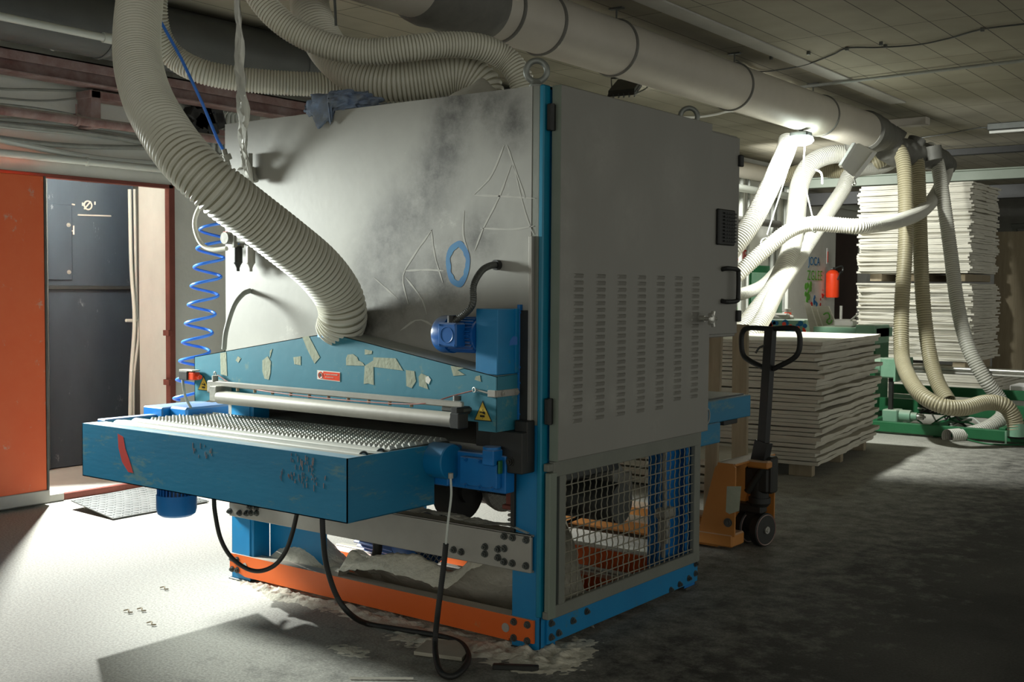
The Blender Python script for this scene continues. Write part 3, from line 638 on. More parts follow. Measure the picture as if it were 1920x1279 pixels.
def S_(*a): return [wz(*q) for q in a]
strokes([S_((945,272),(920,330),(888,365)), S_((950,272),(970,330),(985,372)), S_((888,366),(940,368),(1003,372)), S_((958,310),(935,370),(905,430),(890,470)), S_((962,310),(985,400),(1000,440)),
  S_((900,428),(960,430),(1000,424)), S_((758,508),(800,506),(832,508)), S_((810,430),(775,480),(755,520),(765,570)), S_((808,430),(815,480),(830,530)), S_((760,520),(790,560),(800,590)),
  S_((750,620),(790,600),(850,640)), S_((700,520),(745,560)), S_((870,395),(868,440),(880,480))], .0055, 'chalk')
# dust hood over the infeed
hy = -.16
topz = [(-1.885,1.072),(-1.12,1.19),(-1.06,1.198),(-.92,1.199),(-.86,1.190),(-.098,1.072)]
low = [(-.098,.862),(-.185,.862),(-.185,.895),(-1.73,.895),(-1.80,.868),(-1.885,.862)]
b = MB(); b.prism([(x,hy,z) for x, z in topz+low], (0,.004,0)); HD = P('dust_hood', b, 'hood')
b = MB()
for (a0, a1) in zip(topz, topz[1:]): b.prism([(a0[0],hy,a0[1]),(a1[0],hy,a1[1]),(a1[0],-.014,a1[1]+.003),(a0[0],-.014,a0[1]+.003)], (0,0,-.003))
b.box(-1.885, -1.881, hy, -.014, .862, 1.072, 0); b.box(-.102, -.098, hy, -.014, .862, 1.074, .001); b.box(-1.80, -.10, hy+.004, -.014, .895, .90, 0)
P('hood_cover', b, 'hood', HD)
b = MB(); b.box(-.103, -.090, -.030, -.012, .87, 1.34, .001)
for z in (.92, 1.04, 1.10, 1.31): b.hexbolt((-.092,-.021,z), (0,-1,0), .006, .008)
P('mounting_flange', b, 'blue2', HD)
b = MB(); b.lathe((-1.0,-.088,1.19), (0,0,1), [(0,.094),(.03,.092),(.075,.089)], 36); P('outlet_collar', b, 'blue', HD)
def patch(poly, m, y, name, parent, th=.0008):
    b = MB(); b.prism([tuple(at(px, py, y=y)) for px, py in poly], (0,-th,0)); return P(name, b, m, parent)
def patches(polys, m, y, name, parent, th=.0008):
    if len(polys) > 1: return [patch(q_, m, y, name, parent, th) for q_ in polys]
    b = MB()
    for poly in polys: b.prism([tuple(at(px, py, y=y)) for px, py in poly], (0,-th,0))
    return P(name, b, m, parent)
hp_ = hy-.0004
patches([[(652,665),(662,664),(670,670),(672,676),(680,680),(684,686),(649,685),(649,672)], [(700,670),(742,672),(756,695),(700,688)], [(684,686),(700,676),(701,722),(690,719),(682,720)],
  [(684,655),(698,658),(697,664),(684,665)], [(761,694),(777,696),(780,715),(772,728),(762,724)], [(790,700),(803,706),(799,716),(803,730),(786,724),(785,706)],
  [(492,676),(502,668),(508,678),(507,700),(504,712),(496,710),(492,696)], [(506,658),(511,654),(506,672)], [(550,670),(564,668),(564,685),(552,683)], [(567,632),(579,630),(600,670),(590,682),(576,655)],
  [(413,662),(424,660),(426,705),(414,702)], [(845,686),(870,690),(858,694),(872,703),(850,705)], [(892,706),(900,704),(902,716),(890,712)], [(446,668),(452,672),(447,680),(442,676)]], 'tape', hp_, 'tape_residue', HD)
patches([[(798,708),(803,705),(808,712),(804,721),(798,716)]], 'signwhite', hp_-.0003, 'paper_scrap', HD)
sg = patches([[(595,694),(638,698),(638,716),(595,711)]], 'signwhite', hp_, 'warning_label', HD)
patches([[(606,696.5),(637,699.5),(637,714.5),(606,711)]], 'red', hp_-.0010, 'red_field', sg)
c = at(601,703.5,y=hp_-.001); b = MB(); b.torus(c, (0,1,0), .0125, .0022, 24, 6); P('prohibition_ring', b, 'red', sg)
b = MB(); b.cyl(c, c+V(0,-.0006,0), .007, 14); P('hand_symbol', b, 'signblack', sg)
tx = (1,0,.008); c = at(608.5,703.0,y=hp_-.0024); textmesh('E \' VIETATO AVVICINARSI', .0068, 'signwhite', sg, c, tx, (0,0,1)); c = at(610,708,y=hp_-.0024); textmesh('alla macchina in moto', .0055, 'signwhite', sg, c, tx, (0,0,1))
def warn_tri(cx, base, top, hw, parent, half=False):
    A = [at(cx-hw, base-2, y=hp_), at(cx+hw, base+1, y=hp_), at(cx-1, top, y=hp_)]; ce = (A[0]+A[1]+A[2])/3
    b = MB(); b.prism([tuple(p) for p in A], (0,-.0008,0)); t = P('crush_hazard_sign', b, 'signblack', parent)
    b = MB(); b.prism([tuple(ce.lerp(p, .86)+V(0,-.0009,0)) for p in A], (0,-.0006,0)); P('yellow_field', b, 'signyellow', t)
    b = MB(); u = .0105
    b.box(ce.x-u*1.2, ce.x+u*.9, ce.y-.0024, ce.y-.0016, ce.z-u*1.1, ce.z-u*.35, 0); b.box(ce.x-u*1.4, ce.x+u*.2, ce.y-.0024, ce.y-.0016, ce.z+u*.45, ce.z+u*.8, 0)
    b.prism([(ce.x-u*.2,ce.y-.0016,ce.z+u*.3),(ce.x+u*1.2,ce.y-.0016,ce.z-u*.1),(ce.x+u*1.0,ce.y-.0016,ce.z+u*.9),(ce.x+u*.3,ce.y-.0016,ce.z+u*1.1)], (0,-.0008,0))
    b.prism([(ce.x-u*.15,ce.y-.0016,ce.z+u*1.3),(ce.x+u*.15,ce.y-.0016,ce.z+u*1.3),(ce.x,ce.y-.0016,ce.z+u*1.8)], (0,-.0008,0)); b.prism([(ce.x-u*.15,ce.y-.0016,ce.z-u*1.3),(ce.x+u*.15,ce.y-.0016,ce.z-u*1.3),(ce.x,ce.y-.0016,ce.z-u*1.7)], (0,-.0008,0))
    P('crush_symbol', b, 'signblack', t)
warn_tri(906, 790, 751, 17, HD)
warn_tri(383, 733, 705, 12, HD)
# guide plate, rail and brackets at right of hood
b = MB(); b.box(-.305, -.052, -.026, -.013, .78, 1.318, .003); P('guide_plate', b, 'blackplate')
b = MB(); b.box(-.052, -.036, -.030, -.010, .90, 1.6, .002); P('guide_rail', b, 'alu')
b = MB(); b.box(-.185, -.03, -.09, -.006, .70, .86, .004); b.box(-.09,-.028,-.06,-.01,.74,.9,.004)
for x in (-.155, -.085): b.hexbolt((x,-.09,.745), (0,-1,0), .014, .01)
P('carriage_block', b, 'blackplate')
# gearbox cover and motor
b = MB(); b.box(-.205, -.100, -.155, -.03, 1.076, 1.325, .003); b.box(-.102,-.092,-.05,-.03,1.08,1.325,.001); GB = P('drive_cover', b, 'blue')
patches([[(956,640),(962,630),(970,632),(970,646),(955,648)]], 'motor', -.156, 'paint_spot', GB)
b = MB(); mc = V(-.205,-.115,1.222)
b.lathe(mc, (-1,0,0), [(0,.062),(.01,.062),(.01,.058),(.15,.058),(.15,.066)], 36)
for k in range(28):
    a_ = k*2*math.pi/28; b.beam(mc+V(-.01,.064*math.cos(a_),.064*math.sin(a_)), mc+V(-.135,.064*math.cos(a_),.064*math.sin(a_)), .004, .012, (0,math.cos(a_),math.sin(a_)))
MO = P('drive_motor', b, 'motor')
b = MB(); b.lathe(mc+V(-.14,0,0), (-1,0,0), [(0,.074),(.045,.074),(.06,.068),(.068,.05),(.07,.0)], 36); P('fan_cowl', b, 'motor', MO)
b = MB(); b.box(mc.x-.125, mc.x-.035, mc.y-.115, mc.y-.055, mc.z-.045, mc.z+.048, .006)
for dx in (-.117,-.043):
    for dz in (-.037,.04): b.cyl((mc.x+dx, mc.y-.115, mc.z+dz), (mc.x+dx, mc.y-.118, mc.z+dz), .004, 8)
b.torus((mc.x-.08, mc.y-.115, mc.z+.002), (0,1,0), .030, .0015, 28, 6); P('terminal_box', b, 'motor', MO)
def conduit(name, pts, r, parent, m='dsteel', pitch=.008):
    b = MB(); q = spline(pts, pitch/2); b.tube(q, lambda t, n=len(q)-1: r*(1+.10*(round(t*n) % 2)), 12)
    return P(name, b, m, parent)
CD = conduit('cable_conduit', [mc+V(-.08,-.085,.045), at(884,575,y=-.19), at(888,535,y=-.17), at(903,508,y=-.12), at(920,498,y=-.06), at(934,497,y=-.013)], .0125, SD)
b = MB(); c = at(934,497,y=-.013); b.cyl(c, c+V(0,-.02,0), .02, 16); b.cyl(mc+V(-.08,-.085,.045), mc+V(-.08,-.085,.075), .017, 12); P('conduit_gland', b, 'black', CD)
conduit('cable_conduit', [at(420,655,y=-.13), at(424,620,y=-.14), at(438,575,y=-.12), at(455,552,y=-.07), at(469,545,y=-.013)], .011, SD, 'cable')
# pressure roller, safety bar, emergency cord
ry = -.235
a, b_ = at(412,748,y=ry), at(852,784,y=ry); zr = (a.z+b_.z)/2
b = MB(); b.cyl((a.x,ry,zr), (b_.x,ry,zr), .029, 30); RL = P('pressure_roller', b, 'alu')
b = MB(); b.box(b_.x, b_.x+.045, ry-.03, ry+.03, zr-.03, zr+.03, .004); b.box(b_.x-.002, b_.x+.03, ry-.02, ry+.06, zr+.02, zr+.05, .003); P('roller_block', b, 'black', RL)
b = MB(); b.box(a.x-.05, a.x, ry-.02, ry+.07, zr-.02, zr+.05, .004); P('roller_block', b, 'gmotor', RL)
a, b_ = at(398,716,y=-.21), at(868,762,y=-.21); zb = (a.z+b_.z)/2
b = MB(); b.box(a.x, b_.x, -.222, -.200, zb-.012, zb+.012, .004); BR = P('safety_bar', b, 'steel')
b = MB()
for k in range(10): x = a.x+.18+k*.115; b.cyl((x,-.213,zb-.012), (x,-.213,zb-.026), .007, 10)
P('bar_stud', b, 'wood', BR)
b = MB(); b.box(b_.x-.10, b_.x+.01, -.22, -.165, zb-.03, zb-.012, .004); b.cyl((b_.x-.045,-.19,zb+.012), (b_.x-.045,-.19,zb+.03), .016, 14); b.cyl((b_.x-.045,-.19,zb-.06), (b_.x-.045,-.19,zb-.03), .009, 10); P('bar_bracket', b, 'dsteel', BR)
b = MB(); b.box(a.x-.03, a.x+.06, -.22, -.162, zb-.045, zb+.012, .006); b.cyl((a.x+.02,-.21,zb+.01), (a.x+.02,-.21,zb+.035), .014, 12); b.cyl((a.x-.02,-.2,zb-.02), (a.x+.1,-.2,zb-.05), .02, 14); P('bar_bracket', b, 'gmotor', BR)
b = MB(); b.tube(spline([at(408,703,y=-.175), at(440,722,y=-.18), at(500,734,y=-.225), at(620,748,y=-.225), at(740,757,y=-.225), at(800,756,y=-.22), at(850,742,y=-.18), at(885,733,y=-.165)], .03), .0025, 8); EC = P('emergency_cord', b, 'cordred')
b = MB(); b.torus(at(889,731,y=-.168), (.2,1,0), .009, .002, 16, 6); b.torus(at(893,731,y=-.168), (.2,1,.9), .007, .002, 16, 6); b.tube([at(897,732,y=-.168), at(918,738,y=-.168)], .004, 8)
b.torus(at(403,701,y=-.175), (.2,1,0), .009, .003, 16, 6); P('cord_shackle', b, 'steel', EC)
b = MB(); q = at(915,738,y=-.168); b.box(q.x, -.096, -.172, -.160, 0, .026, .002); 
for v in b.b.verts: v.co.z += q.z-.013
b.box(-.099, -.092, -.166, -.03, q.z-.013, q.z+.013, .002); b.hexbolt((-.092,-.13,q.z), (1,0,0), .009, .008); b.hexbolt((-.092,-.045,q.z), (1,0,0), .009, .008); P('strap_bracket', b, 'alu', EC)
c0 = at(350,704,y=-.19); b = MB(); b.box(c0.x-.03, c0.x+.035, -.215, -.165, c0.z-.02, c0.z+.022, .004); SW = P('pull_switch', b, 'blackplate')
b = MB(); b.box(c0.x+.035, c0.x+.075, -.21, -.17, c0.z-.018, c0.z+.018, .004); b.cyl((c0.x+.075,-.19,c0.z), (c0.x+.10,-.19,c0.z-.003), .011, 12); P('switch_head', b, 'red', SW)
b = MB(); b.box(c0.x-.028, c0.x+.07, -.213, -.167, c0.z+.022, c0.z+.028, .002); P('dust_cap', b, 'sawdust', SW)
conduit('switch_cable', [c0+V(-.03,0,-.02), at(344,725,y=-.19), at(348,745,y=-.17), at(358,765,y=-.15)], .006, SW, 'cable')
# infeed table (blue box with chrome rollers)
tz, tb = .785, .548; xL, xR, yF, yB = -2.09, -.425, -.615, -.135
b = MB(); b.prism([(xL,yF,tz),(xR,yF,tz),(xR,yF,tb),(xL,yF,tb)], (0,.004,0)); b.prism([(xR,yF,tz),(xR,yB,tz),(xR,yB,tb),(xR,yF,tb)], (-.004,0,0)); b.prism([(xL,yF,tz),(xL,-.02,tz),(xL,-.02,tb),(xL,yF,tb)], (.004,0,0))
b.box(xL, xR, yF, -.16, tb, tb+.004, 0)
TB = P('infeed_table', b, 'table')
b = MB(); b.box(xL, xR, yF+.004, -.545, tz-.004, tz, .001); P('table_lip', b, 'lip', TB)
b = MB(); b.box(xL+.01, xR-.01, -.545, -.50, tz-.006, tz-.002, .001); b.box(xL+.01, xR-.01, -.44, -.405, tz-.006, tz-.002, .001); P('table_slat', b, 'chrome', TB)
for y in (-.472, -.378):
    b = MB(); b.cyl((xL+.06,y,tz-.022), (xR-.06,y,tz-.022), .030, 28); rr = P('feed_roller', b, 'chrome', TB)
    b = MB(); b.cyl((xR-.06,y,tz-.022), (xR-.045,y,tz-.022), .012, 14); b.torus((xR-.06,y,tz-.022), (1,0,0), .024, .004, 24, 8); P('roller_end', b, 'dsteel', rr)
b = MB(); b.prism([(-1.82,yF-.0006,.76),(-1.78,yF-.0006,.75),(-1.765,yF-.0006,.70),(-1.735,yF-.0006,.65),(-1.71,yF-.0006,.60),(-1.745,yF-.0006,.60),(-1.79,yF-.0006,.64),(-1.815,yF-.0006,.70)], (0,-.0004,0)); P('red_paint_stroke', b, 'sprayr', TB)
b = MB(); rn = random.Random(2)
for cx, cz, n_ in ((-.66,.78,26),(-.60,.72,22),(-.72,.72,16),(-1.25,.77,14)):
    for k in range(n_):
        x = cx+(rn.random()-.5)*.13; z = cz-rn.random()*.05; b.box(x, x+.0012+.002*rn.random(), yF-.0010, yF-.0002, z-.006-.018*rn.random(), z, 0)
P('scratched_paint', b, 'rust', TB)
# belt with raised rough-top tread
b = MB(); bz = .792; y0, y1 = -.345, .0
b.box(xL+.10, -.46, y0, y1, bz-.03, bz-.008, .004); b.cyl((xL+.10,y0,bz-.036), (-.46,y0,bz-.036), .028, 20)
BT = P('infeed_belt', b, 'guard')
b = MB(); nx, ny = 58, 9
for i in range(nx):
    for j in range(ny):
        x = xL+.115+i*((-.465-(xL+.115))/nx); y = y0+.004+j*.038
        v = [b.b.verts.new(V(p)) for p in ((x,y,bz-.008),(x+.020,y,bz-.008),(x+.026,y+.031,bz-.008),(x+.003,y+.031,bz-.008),(x+.010,y+.005,bz+.007),(x+.018,y+.025,bz+.002))]
        b.face((v[0],v[1],v[4])); b.face((v[1],v[2],v[5],v[4])); b.face((v[2],v[3],v[5])); b.face((v[3],v[0],v[4],v[5]))
P('belt_tread', b, 'chrome', BT)
# arm and drum cap right of table
b = MB(); b.box(-.43, -.10, -.10, -.04, .62, .765, .004); b.box(-.30,-.12,-.13,-.10,.64,.75,.003)
for x in (-.36,-.27,-.20,-.14):
    for z in (.64,.74): b.hexbolt((x,-.132 if -.30 < x < -.12 else -.10,z), (0,-1,0), .007, .008)
P('side_arm', b, 'blue2')
b = MB(); c = at(848,866,x=-.335); ax = V(1,0,0); b.lathe(c-ax*.095, ax, [(0,.070),(.09,.070),(.095,.066),(.0955,0)], 40); DC = P('roller_drum_cap', b, 'blue')
b = MB(); b.box(-.44, -.36, -.13, -.04, .625, .78, .005); P('drum_bracket', b, 'blue2')
b = MB(); b.box(-.175, -.12, -.15, -.09, .73, .79, .004); b.cyl((-.15,-.12,.79), (-.15,-.12,.80), .035, 16); P('adjuster_block', b, 'blue2')
b = MB(); b.box(-.115,-.105,-.13,-.11,.70,.75,.002); P('green_latch', b, 'dgreen')
b = MB(); b.box(-.19, -.14, .02, .08, .55, .72, .004); P('screw_column', b, 'redframe')
b = MB(); b.cyl((-.165,.05,.45), (-.165,.05,.56), .014, 14)
b.tube([(-.165+.024*math.cos(t*.6), .05+.024*math.sin(t*.6), .46+t*.0018) for t in range(52)], .006, 8); P('screw_spring', b, 'alu')
b = MB(); b.box(-.20, -.13, .01, .09, .535, .553, .003); P('spring_seat', b, 'redframe')
b = MB(); b.box(-.136, -.118, -.02, .0, .45, .72, .002); P('guide_strip', b, 'blackplate')
# chain
b = MB()
for k in range(40):
    x = -.62+k*.0115
    for dy in (0, .02): b.box(x, x+.009, .35+dy, .356+dy, .540, .552, .001); b.box(x, x+.009, .35+dy, .356+dy, .510, .522, .001)
    b.cyl((x,.35,.546), (x,.376,.546), .003, 6)
P('drive_chain', b, 'black')
b = MB(); b.box(-1.7, -.2, .3, .9, .58, .70, .01); P('bed_plate', b, 'dsteel')
# left arm and hanging geared motor
b = MB(); b.box(-2.15, -2.09, -.50, -.05, .70, .79, .004); b.box(-2.2, -2.05, -.22, .10, .74, .825, .006); b.box(-2.05,-1.92,-.18,.12,.76,.83,.01); P('side_arm', b, 'blue2')
c = at(331,912,y=-.40); b = MB(); b.lathe((c.x,-.40,tb), (0,0,-1), [(0,.075),(.035,.075)], 36)
for k in range(32): a_ = k*2*math.pi/32; b.box(-.0025, .0025, .072, .084, -.085, 0, 0, None) if False else b.beam((c.x+.078*math.cos(a_),-.40+.078*math.sin(a_),tb), (c.x+.078*math.cos(a_),-.40+.078*math.sin(a_),tb-.075), .005, .012, (math.cos(a_),math.sin(a_),0))
HM = P('hanging_motor', b, 'motor')
b = MB(); b.lathe((c.x,-.40,tb-.068), (0,0,-1), [(0,.0875),(.065,.0875),(.085,.082),(.095,.068),(.097,0)], 36); P('fan_cowl', b, 'blue2', HM)
# black conduits hanging from the table
conduit('cable_conduit', [at(401,930,y=-.45), at(403,960,y=-.45), at(413,1008,y=-.42), at(432,1043,y=-.38), at(460,1065,y=-.34), at(487,1071,y=-.32), at(515,1060,y=-.30), at(535,1035,y=-.30), at(548,1000,y=-.32), at(557,962,y=-.34)], .009, SD, 'black')
conduit('cable_conduit', [at(604,965,y=-.42), at(606,1010,y=-.42), at(612,1060,y=-.40), at(630,1115,y=-.36), at(655,1150,y=-.32), at(690,1170,z=.012), at(760,1182,z=.012), at(820,1192,z=.012), at(862,1205,z=.012), at(878,1228,z=.012), at(872,1250,z=.012), at(850,1268,z=.012), at(828,1262,z=.014), at(818,1235,z=.03), at(816,1200,y=-.27), at(822,1140,y=-.27), at(832,1060,y=-.26), at(836,1020,y=-.26)], .0105, SD, 'black')
b = MB(); b.tube(spline([at(836,1020,y=-.26), at(840,980,y=-.26), at(846,930,y=-.25), at(845,897,y=-.25)], .02), .0045, 8); P('grey_cable', b, 'pvc')
b = MB(); q = at(845,897,y=-.25); b.cyl(q, q+V(0,0,.02), .010, 12); P('cable_gland', b, 'alu')
# motors inside the base
def motor(name, c, a, L_, R_, m, grille=True):
    c = V(c); a = V(a).normalized(); b = MB(); u = a.orthogonal().normalized(); w = a.cross(u)
    b.lathe(c, a, [(0,R_*.8),(L_,R_*.8)], 32)
    for k in range(26):
        an = k*2*math.pi/26; n_ = u*math.cos(an)+w*math.sin(an); b.beam(c+n_*R_*.86, c+n_*R_*.86+a*L_*.95, R_*.05, R_*.2, n_)
    o = P(name, b, m)
    b = MB(); b.lathe(c+a*L_, a, [(0,R_),(L_*.4,R_),(L_*.5,R_*.9)], 32); P('fan_cowl', b, m, o)
    b = MB(); e = c+a*(L_*1.51)
    for k in range(-4, 5):
        h_ = math.sqrt(max(0, .81-(k*.19)**2))*R_; b.tube([e+u*k*.19*R_-w*h_, e+u*k*.19*R_+w*h_], R_*.018, 6); b.tube([e+w*k*.19*R_-u*h_, e+w*k*.19*R_+u*h_], R_*.018, 6)
    b.lathe(e-a*.004, a, [(0,R_*.88),(.001,R_*.88)], 32)
    P('fan_grille', b, 'alu', o); return o
motor('main_motor', (-1.36,.48,.24), (.99,-.12,0), .30, .13, 'motor')
motor('feed_motor', (-.75,.62,.50), (.80,-.60,0), .20, .085, 'gmotor')
b = MB(); b.lathe((-.78,.62,.5), (-1,.3,0), [(0,.07),(.05,.09),(.15,.09),(.2,.06)], 24); b.box(-1.0,-.82,.6,.8,.42,.62,.02); P('gearbox', b, 'gmotor')
b = MB(); b.cyl((-.5,.8,.50),(-.2,1.0,.50),.06,20); b.cyl((-.3,.85,.54),(-.3,.95,.54),.09,20); P('gear_reducer', b, 'gmotor')
b = MB(); b.cyl((-.70,.30,.52),(-.62,.30,.52),.13,32); b.cyl((-.62,.30,.52),(-.60,.30,.52),.05,20); P('belt_pulley', b, 'black')
b = MB(); b.box(-1.24,-1.14,.25,.35,.26,.42,.004); b.torus((-1.19,.245,.34),(0,1,0),.03,.005,20,8); P('junction_box', b, 'alu')
b = MB(); b.tube(spline([(-1.06,.22,.44),(-1.06,.20,.32),(-1.05,.20,.22),(-1.10,.22,.14)], .01), .022, 12); P('hose_stub', b, 'black')
b = MB(); b.cyl((-1.5,.75,.46),(-.1,.75,.46),.09,28); P('belt_drum', b, 'dsteel')
b = MB()
for k in range(2): b.tube(spline([(-.35,.15+k*.06,.33+k*.05),(-.30,.6,.37+k*.04),(-.28,1.1,.42+k*.04)], .04), .007, 8)
P('air_line', b, 'black')
b = MB(); b.tube(spline([(-.28,.45,.12),(-.26,.47,.25),(-.27,.46,.40),(-.25,.5,.5)], .02), .014, 10); P('air_line', b, 'black')
b = MB(); b.tube(spline([(-.04,1.03,.70),(-.03,1.0,.60),(-.035,1.02,.45),(-.03,1.0,.30),(-.04,1.02,.18)], .03), .011, 8)
b.box(-.06,.0,.97,1.07,.36,.41,.01); b.box(-.05,.0,.98,1.0,.25,.36,.004); P('valve_assembly', b, 'gmotor')
# outfeed conveyor behind
b = MB(); b.box(-1.75, -.02, 1.27, 1.88, .755, .865, .004); b.box(-.10,-.0,1.26,1.50,.66,.76,.004); OC = P('outfeed_table', b, 'table')
b = MB(); b.box(-1.72, -.05, 1.29, 1.86, .865, .872, .001); P('outfeed_belt', b, 'dsteel', OC)
b = MB(); b.box(-.08,-.03,1.6,1.75,.73,.755,.003); P('end_bracket', b, 'black', OC)
b = MB(); b.torus((.0,1.36,.80), (1,.2,0), .035, .004, 20, 6); P('wire_loop', b, 'alu', OC)
# pneumatic service unit on the panel
U = thing('air_service_unit', (-1.78,-.05,1.6), 'dusty compressed air filter unit mounted at the left edge of the cabinet', 'air filter')
def Q(px, py, y=-.06): return at(px, py, y=y)
b = MB(); a = Q(428,445); c = Q(470,455); b.box(a.x, c.x, -.085, -.014, a.z-.03, a.z+.02, .008); b.cyl((a.x+.02,-.1,a.z-.005),(a.x+.02,-.03,a.z-.005),.028,18); b.box(a.x+.06,a.x+.08,-.09,-.03,a.z-.05,a.z+.03,.004); make('manifold', b, 'gmotor', U)
for px, m_ in ((446,'blackplate'),(470,'alu')):
    t = Q(px,462); b = MB(); b.lathe((t.x,-.06,t.z), (0,0,-1), [(0,.018),(.01,.021),(.075,.021),(.085,.014),(.10,.008),(.115,.008)], 20); make('bowl', b, m_, U)
b = MB(); t = Q(431,438); b.box(t.x-.012,t.x+.012,-.09,-.08,t.z-.008,t.z+.008,.001); make('red_tag', b, 'red', U)
b = MB(); t = Q(455,300); b.cyl((t.x-.02,-.04,t.z+.03),(t.x-.02,-.04,t.z-.03),.008,10); b.cyl((t.x+.03,-.04,t.z+.03),(t.x+.03,-.04,t.z-.03),.010,10); b.box(t.x-.05,t.x+.05,-.06,-.014,t.z-.09,t.z-.03,.012); b.cyl((t.x+.045,-.04,t.z-.05),(t.x+.07,-.04,t.z-.10),.012,10)
tag(make('air_valve', b, 'gmotor'), 'small dusty air valve at the upper left edge of the cabinet', 'valve')
# coiled air hose
b = MB(); top = at(404,415,y=.22); bot = at(352,752,y=.12); turns = 9.6; n_ = 320; pts = []
for i in range(n_+1):
    t = i/n_; c = top.lerp(bot, t); an = -t*turns*2*math.pi+.6; rr = .078+.0*t; pts.append(c+V(rr*math.cos(an)*.9, rr*math.sin(an)*.9, 0))
b.tube([at(446,456,y=-.07)]+pts, .0075, 10)
tag(make('coiled_air_hose', b, 'bluehose'), 'blue spiral air hose stretched beside the left edge of the sander', 'hose')
b = MB(); b.tube(spline([at(402,378,y=-.05), at(378,385,y=-.08), at(366,408,y=-.09), at(366,432,y=-.09), at(378,458,y=-.08), at(400,468,y=-.07), at(425,466,y=-.06)], .02), .011, 10)
tag(make('cream_air_tube', b, 'rib'), 'cream air tube curving into the filter unit beside the blue coil', 'hose')
b = MB(); b.tube([at(285,-20,y=-.35), at(300,38,y=-.30), at(340,110,y=-.25), at(380,195,y=-.18), at(408,262,y=-.12), at(421,286,y=-.10)], .007, 10)
tag(make('straight_air_hose', b, 'bluehose'), 'thin straight blue air line rising from the cabinet to the ceiling', 'hose')
b = MB(); b.cyl(at(420,280,y=-.10), at(430,318,y=-.08), .012, 12); b.cyl(at(412,296,y=-.10), at(424,288,y=-.09), .009, 10); b.cyl(at(424,290,y=-.1), at(428,300,y=-.09), .02, 12)
tag(make('hose_coupling', b, 'gmotor'), 'dusty metal coupling at the lower end of the straight blue line', 'coupling')
# crumpled plastic strip
b = MB(); rn = random.Random(9)
C_ = [at(442,-20,y=-.30), at(447,40,y=-.26), at(450,75,y=-.24), at(446,115,y=-.22), at(452,150,y=-.2), at(455,200,y=-.16), at(455,260,y=-.12), at(462,310,y=-.08), at(468,345,y=-.06)]
W_ = [.012,.014,.02,.034,.03,.034,.03,.016,.018]
C2 = spline(C_, .03); prev = None
for i, p in enumerate(C2):
    t = i/(len(C2)-1); f = t*(len(W_)-1); k = min(int(f), len(W_)-2); w = W_[k]+(W_[k+1]-W_[k])*(f-k)
    row = [b.b.verts.new(p+V((j-3)/3*w, .012*math.sin(j*2.4+i*.7)+.004*rn.random(), .004*rn.random())) for j in range(7)]
    if prev:
        for j in range(6): b.face((prev[j], prev[j+1], row[j+1], row[j]))
    prev = row
o = tag(make('plastic_strip', b, 'plastic', smooth=True), 'long crumpled strip of clear plastic hanging from the ceiling over the cabinet edge', 'plastic strip')
sm = o.modifiers.new('thick', 'SOLIDIFY'); sm.thickness = .002

# ---------------------------------------------------------------- big hoses near the machine
hose('extraction_hose', [at(268,-60,t=5.2), at(262,0,t=5.1), at(257,65,t=4.95), at(260,125,t=4.8), at(277,185,t=4.6), at(306,240,t=4.4), at(347,297,t=4.3), at(405,352,t=4.3), at(470,402,t=4.4), at(535,452,t=4.5), at(595,502,t=4.62), at(632,550,t=4.72), at(643,590,t=4.77), (-1.0,-.088,1.225)], .094, .0205, ['hose','rib'], 'thickest ribbed suction hose swooping from the ceiling into the blue hood', seg=40, h=.008)
hose('extraction_hose', [at(292,-40,t=5.6), at(290,20,t=5.6), at(300,70,t=5.65), at(328,108,t=5.7), at(375,133,t=5.7), at(440,147,t=5.75), at(520,155,t=5.8), at(600,158,t=5.85), at(680,156,t=5.9), at(760,165,t=5.9)], .058, .016, ['hose','rib'], 'slimmer ribbed hose passing behind the thickest hose above the red rail', seg=32, h=.005)
hose('extraction_hose', [at(455,-60,t=5.2), at(490,0,t=5.2), at(530,42,t=5.2), at(580,72,t=5.2), at(640,92,t=5.2), at(700,97,t=5.2), at(770,90,t=5.2), at(840,84,t=5.25), at(900,88,t=5.3), at(945,108,t=5.35), at(972,140,t=5.35), at(985,178,t=5.35)], .056, .015, ['hose','rib'], 'ribbed hose arching over the cabinet and down beside the near lifting eye', seg=32, h=.005)
hose('extraction_hose', [at(583,-60,t=5.9), at(580,0,t=5.85), at(590,45,t=5.75), at(622,100,t=5.65), at(670,138,t=5.55), at(730,153,t=5.5), at(800,148,t=5.5), at(860,140,t=5.5), at(900,160,t=5.5), at(912,200,t=5.5)], .094, .0185, ['hose','rib'], 'fat ribbed hose lying along the cabinet roof under the slimmer one', seg=40, h=.007)
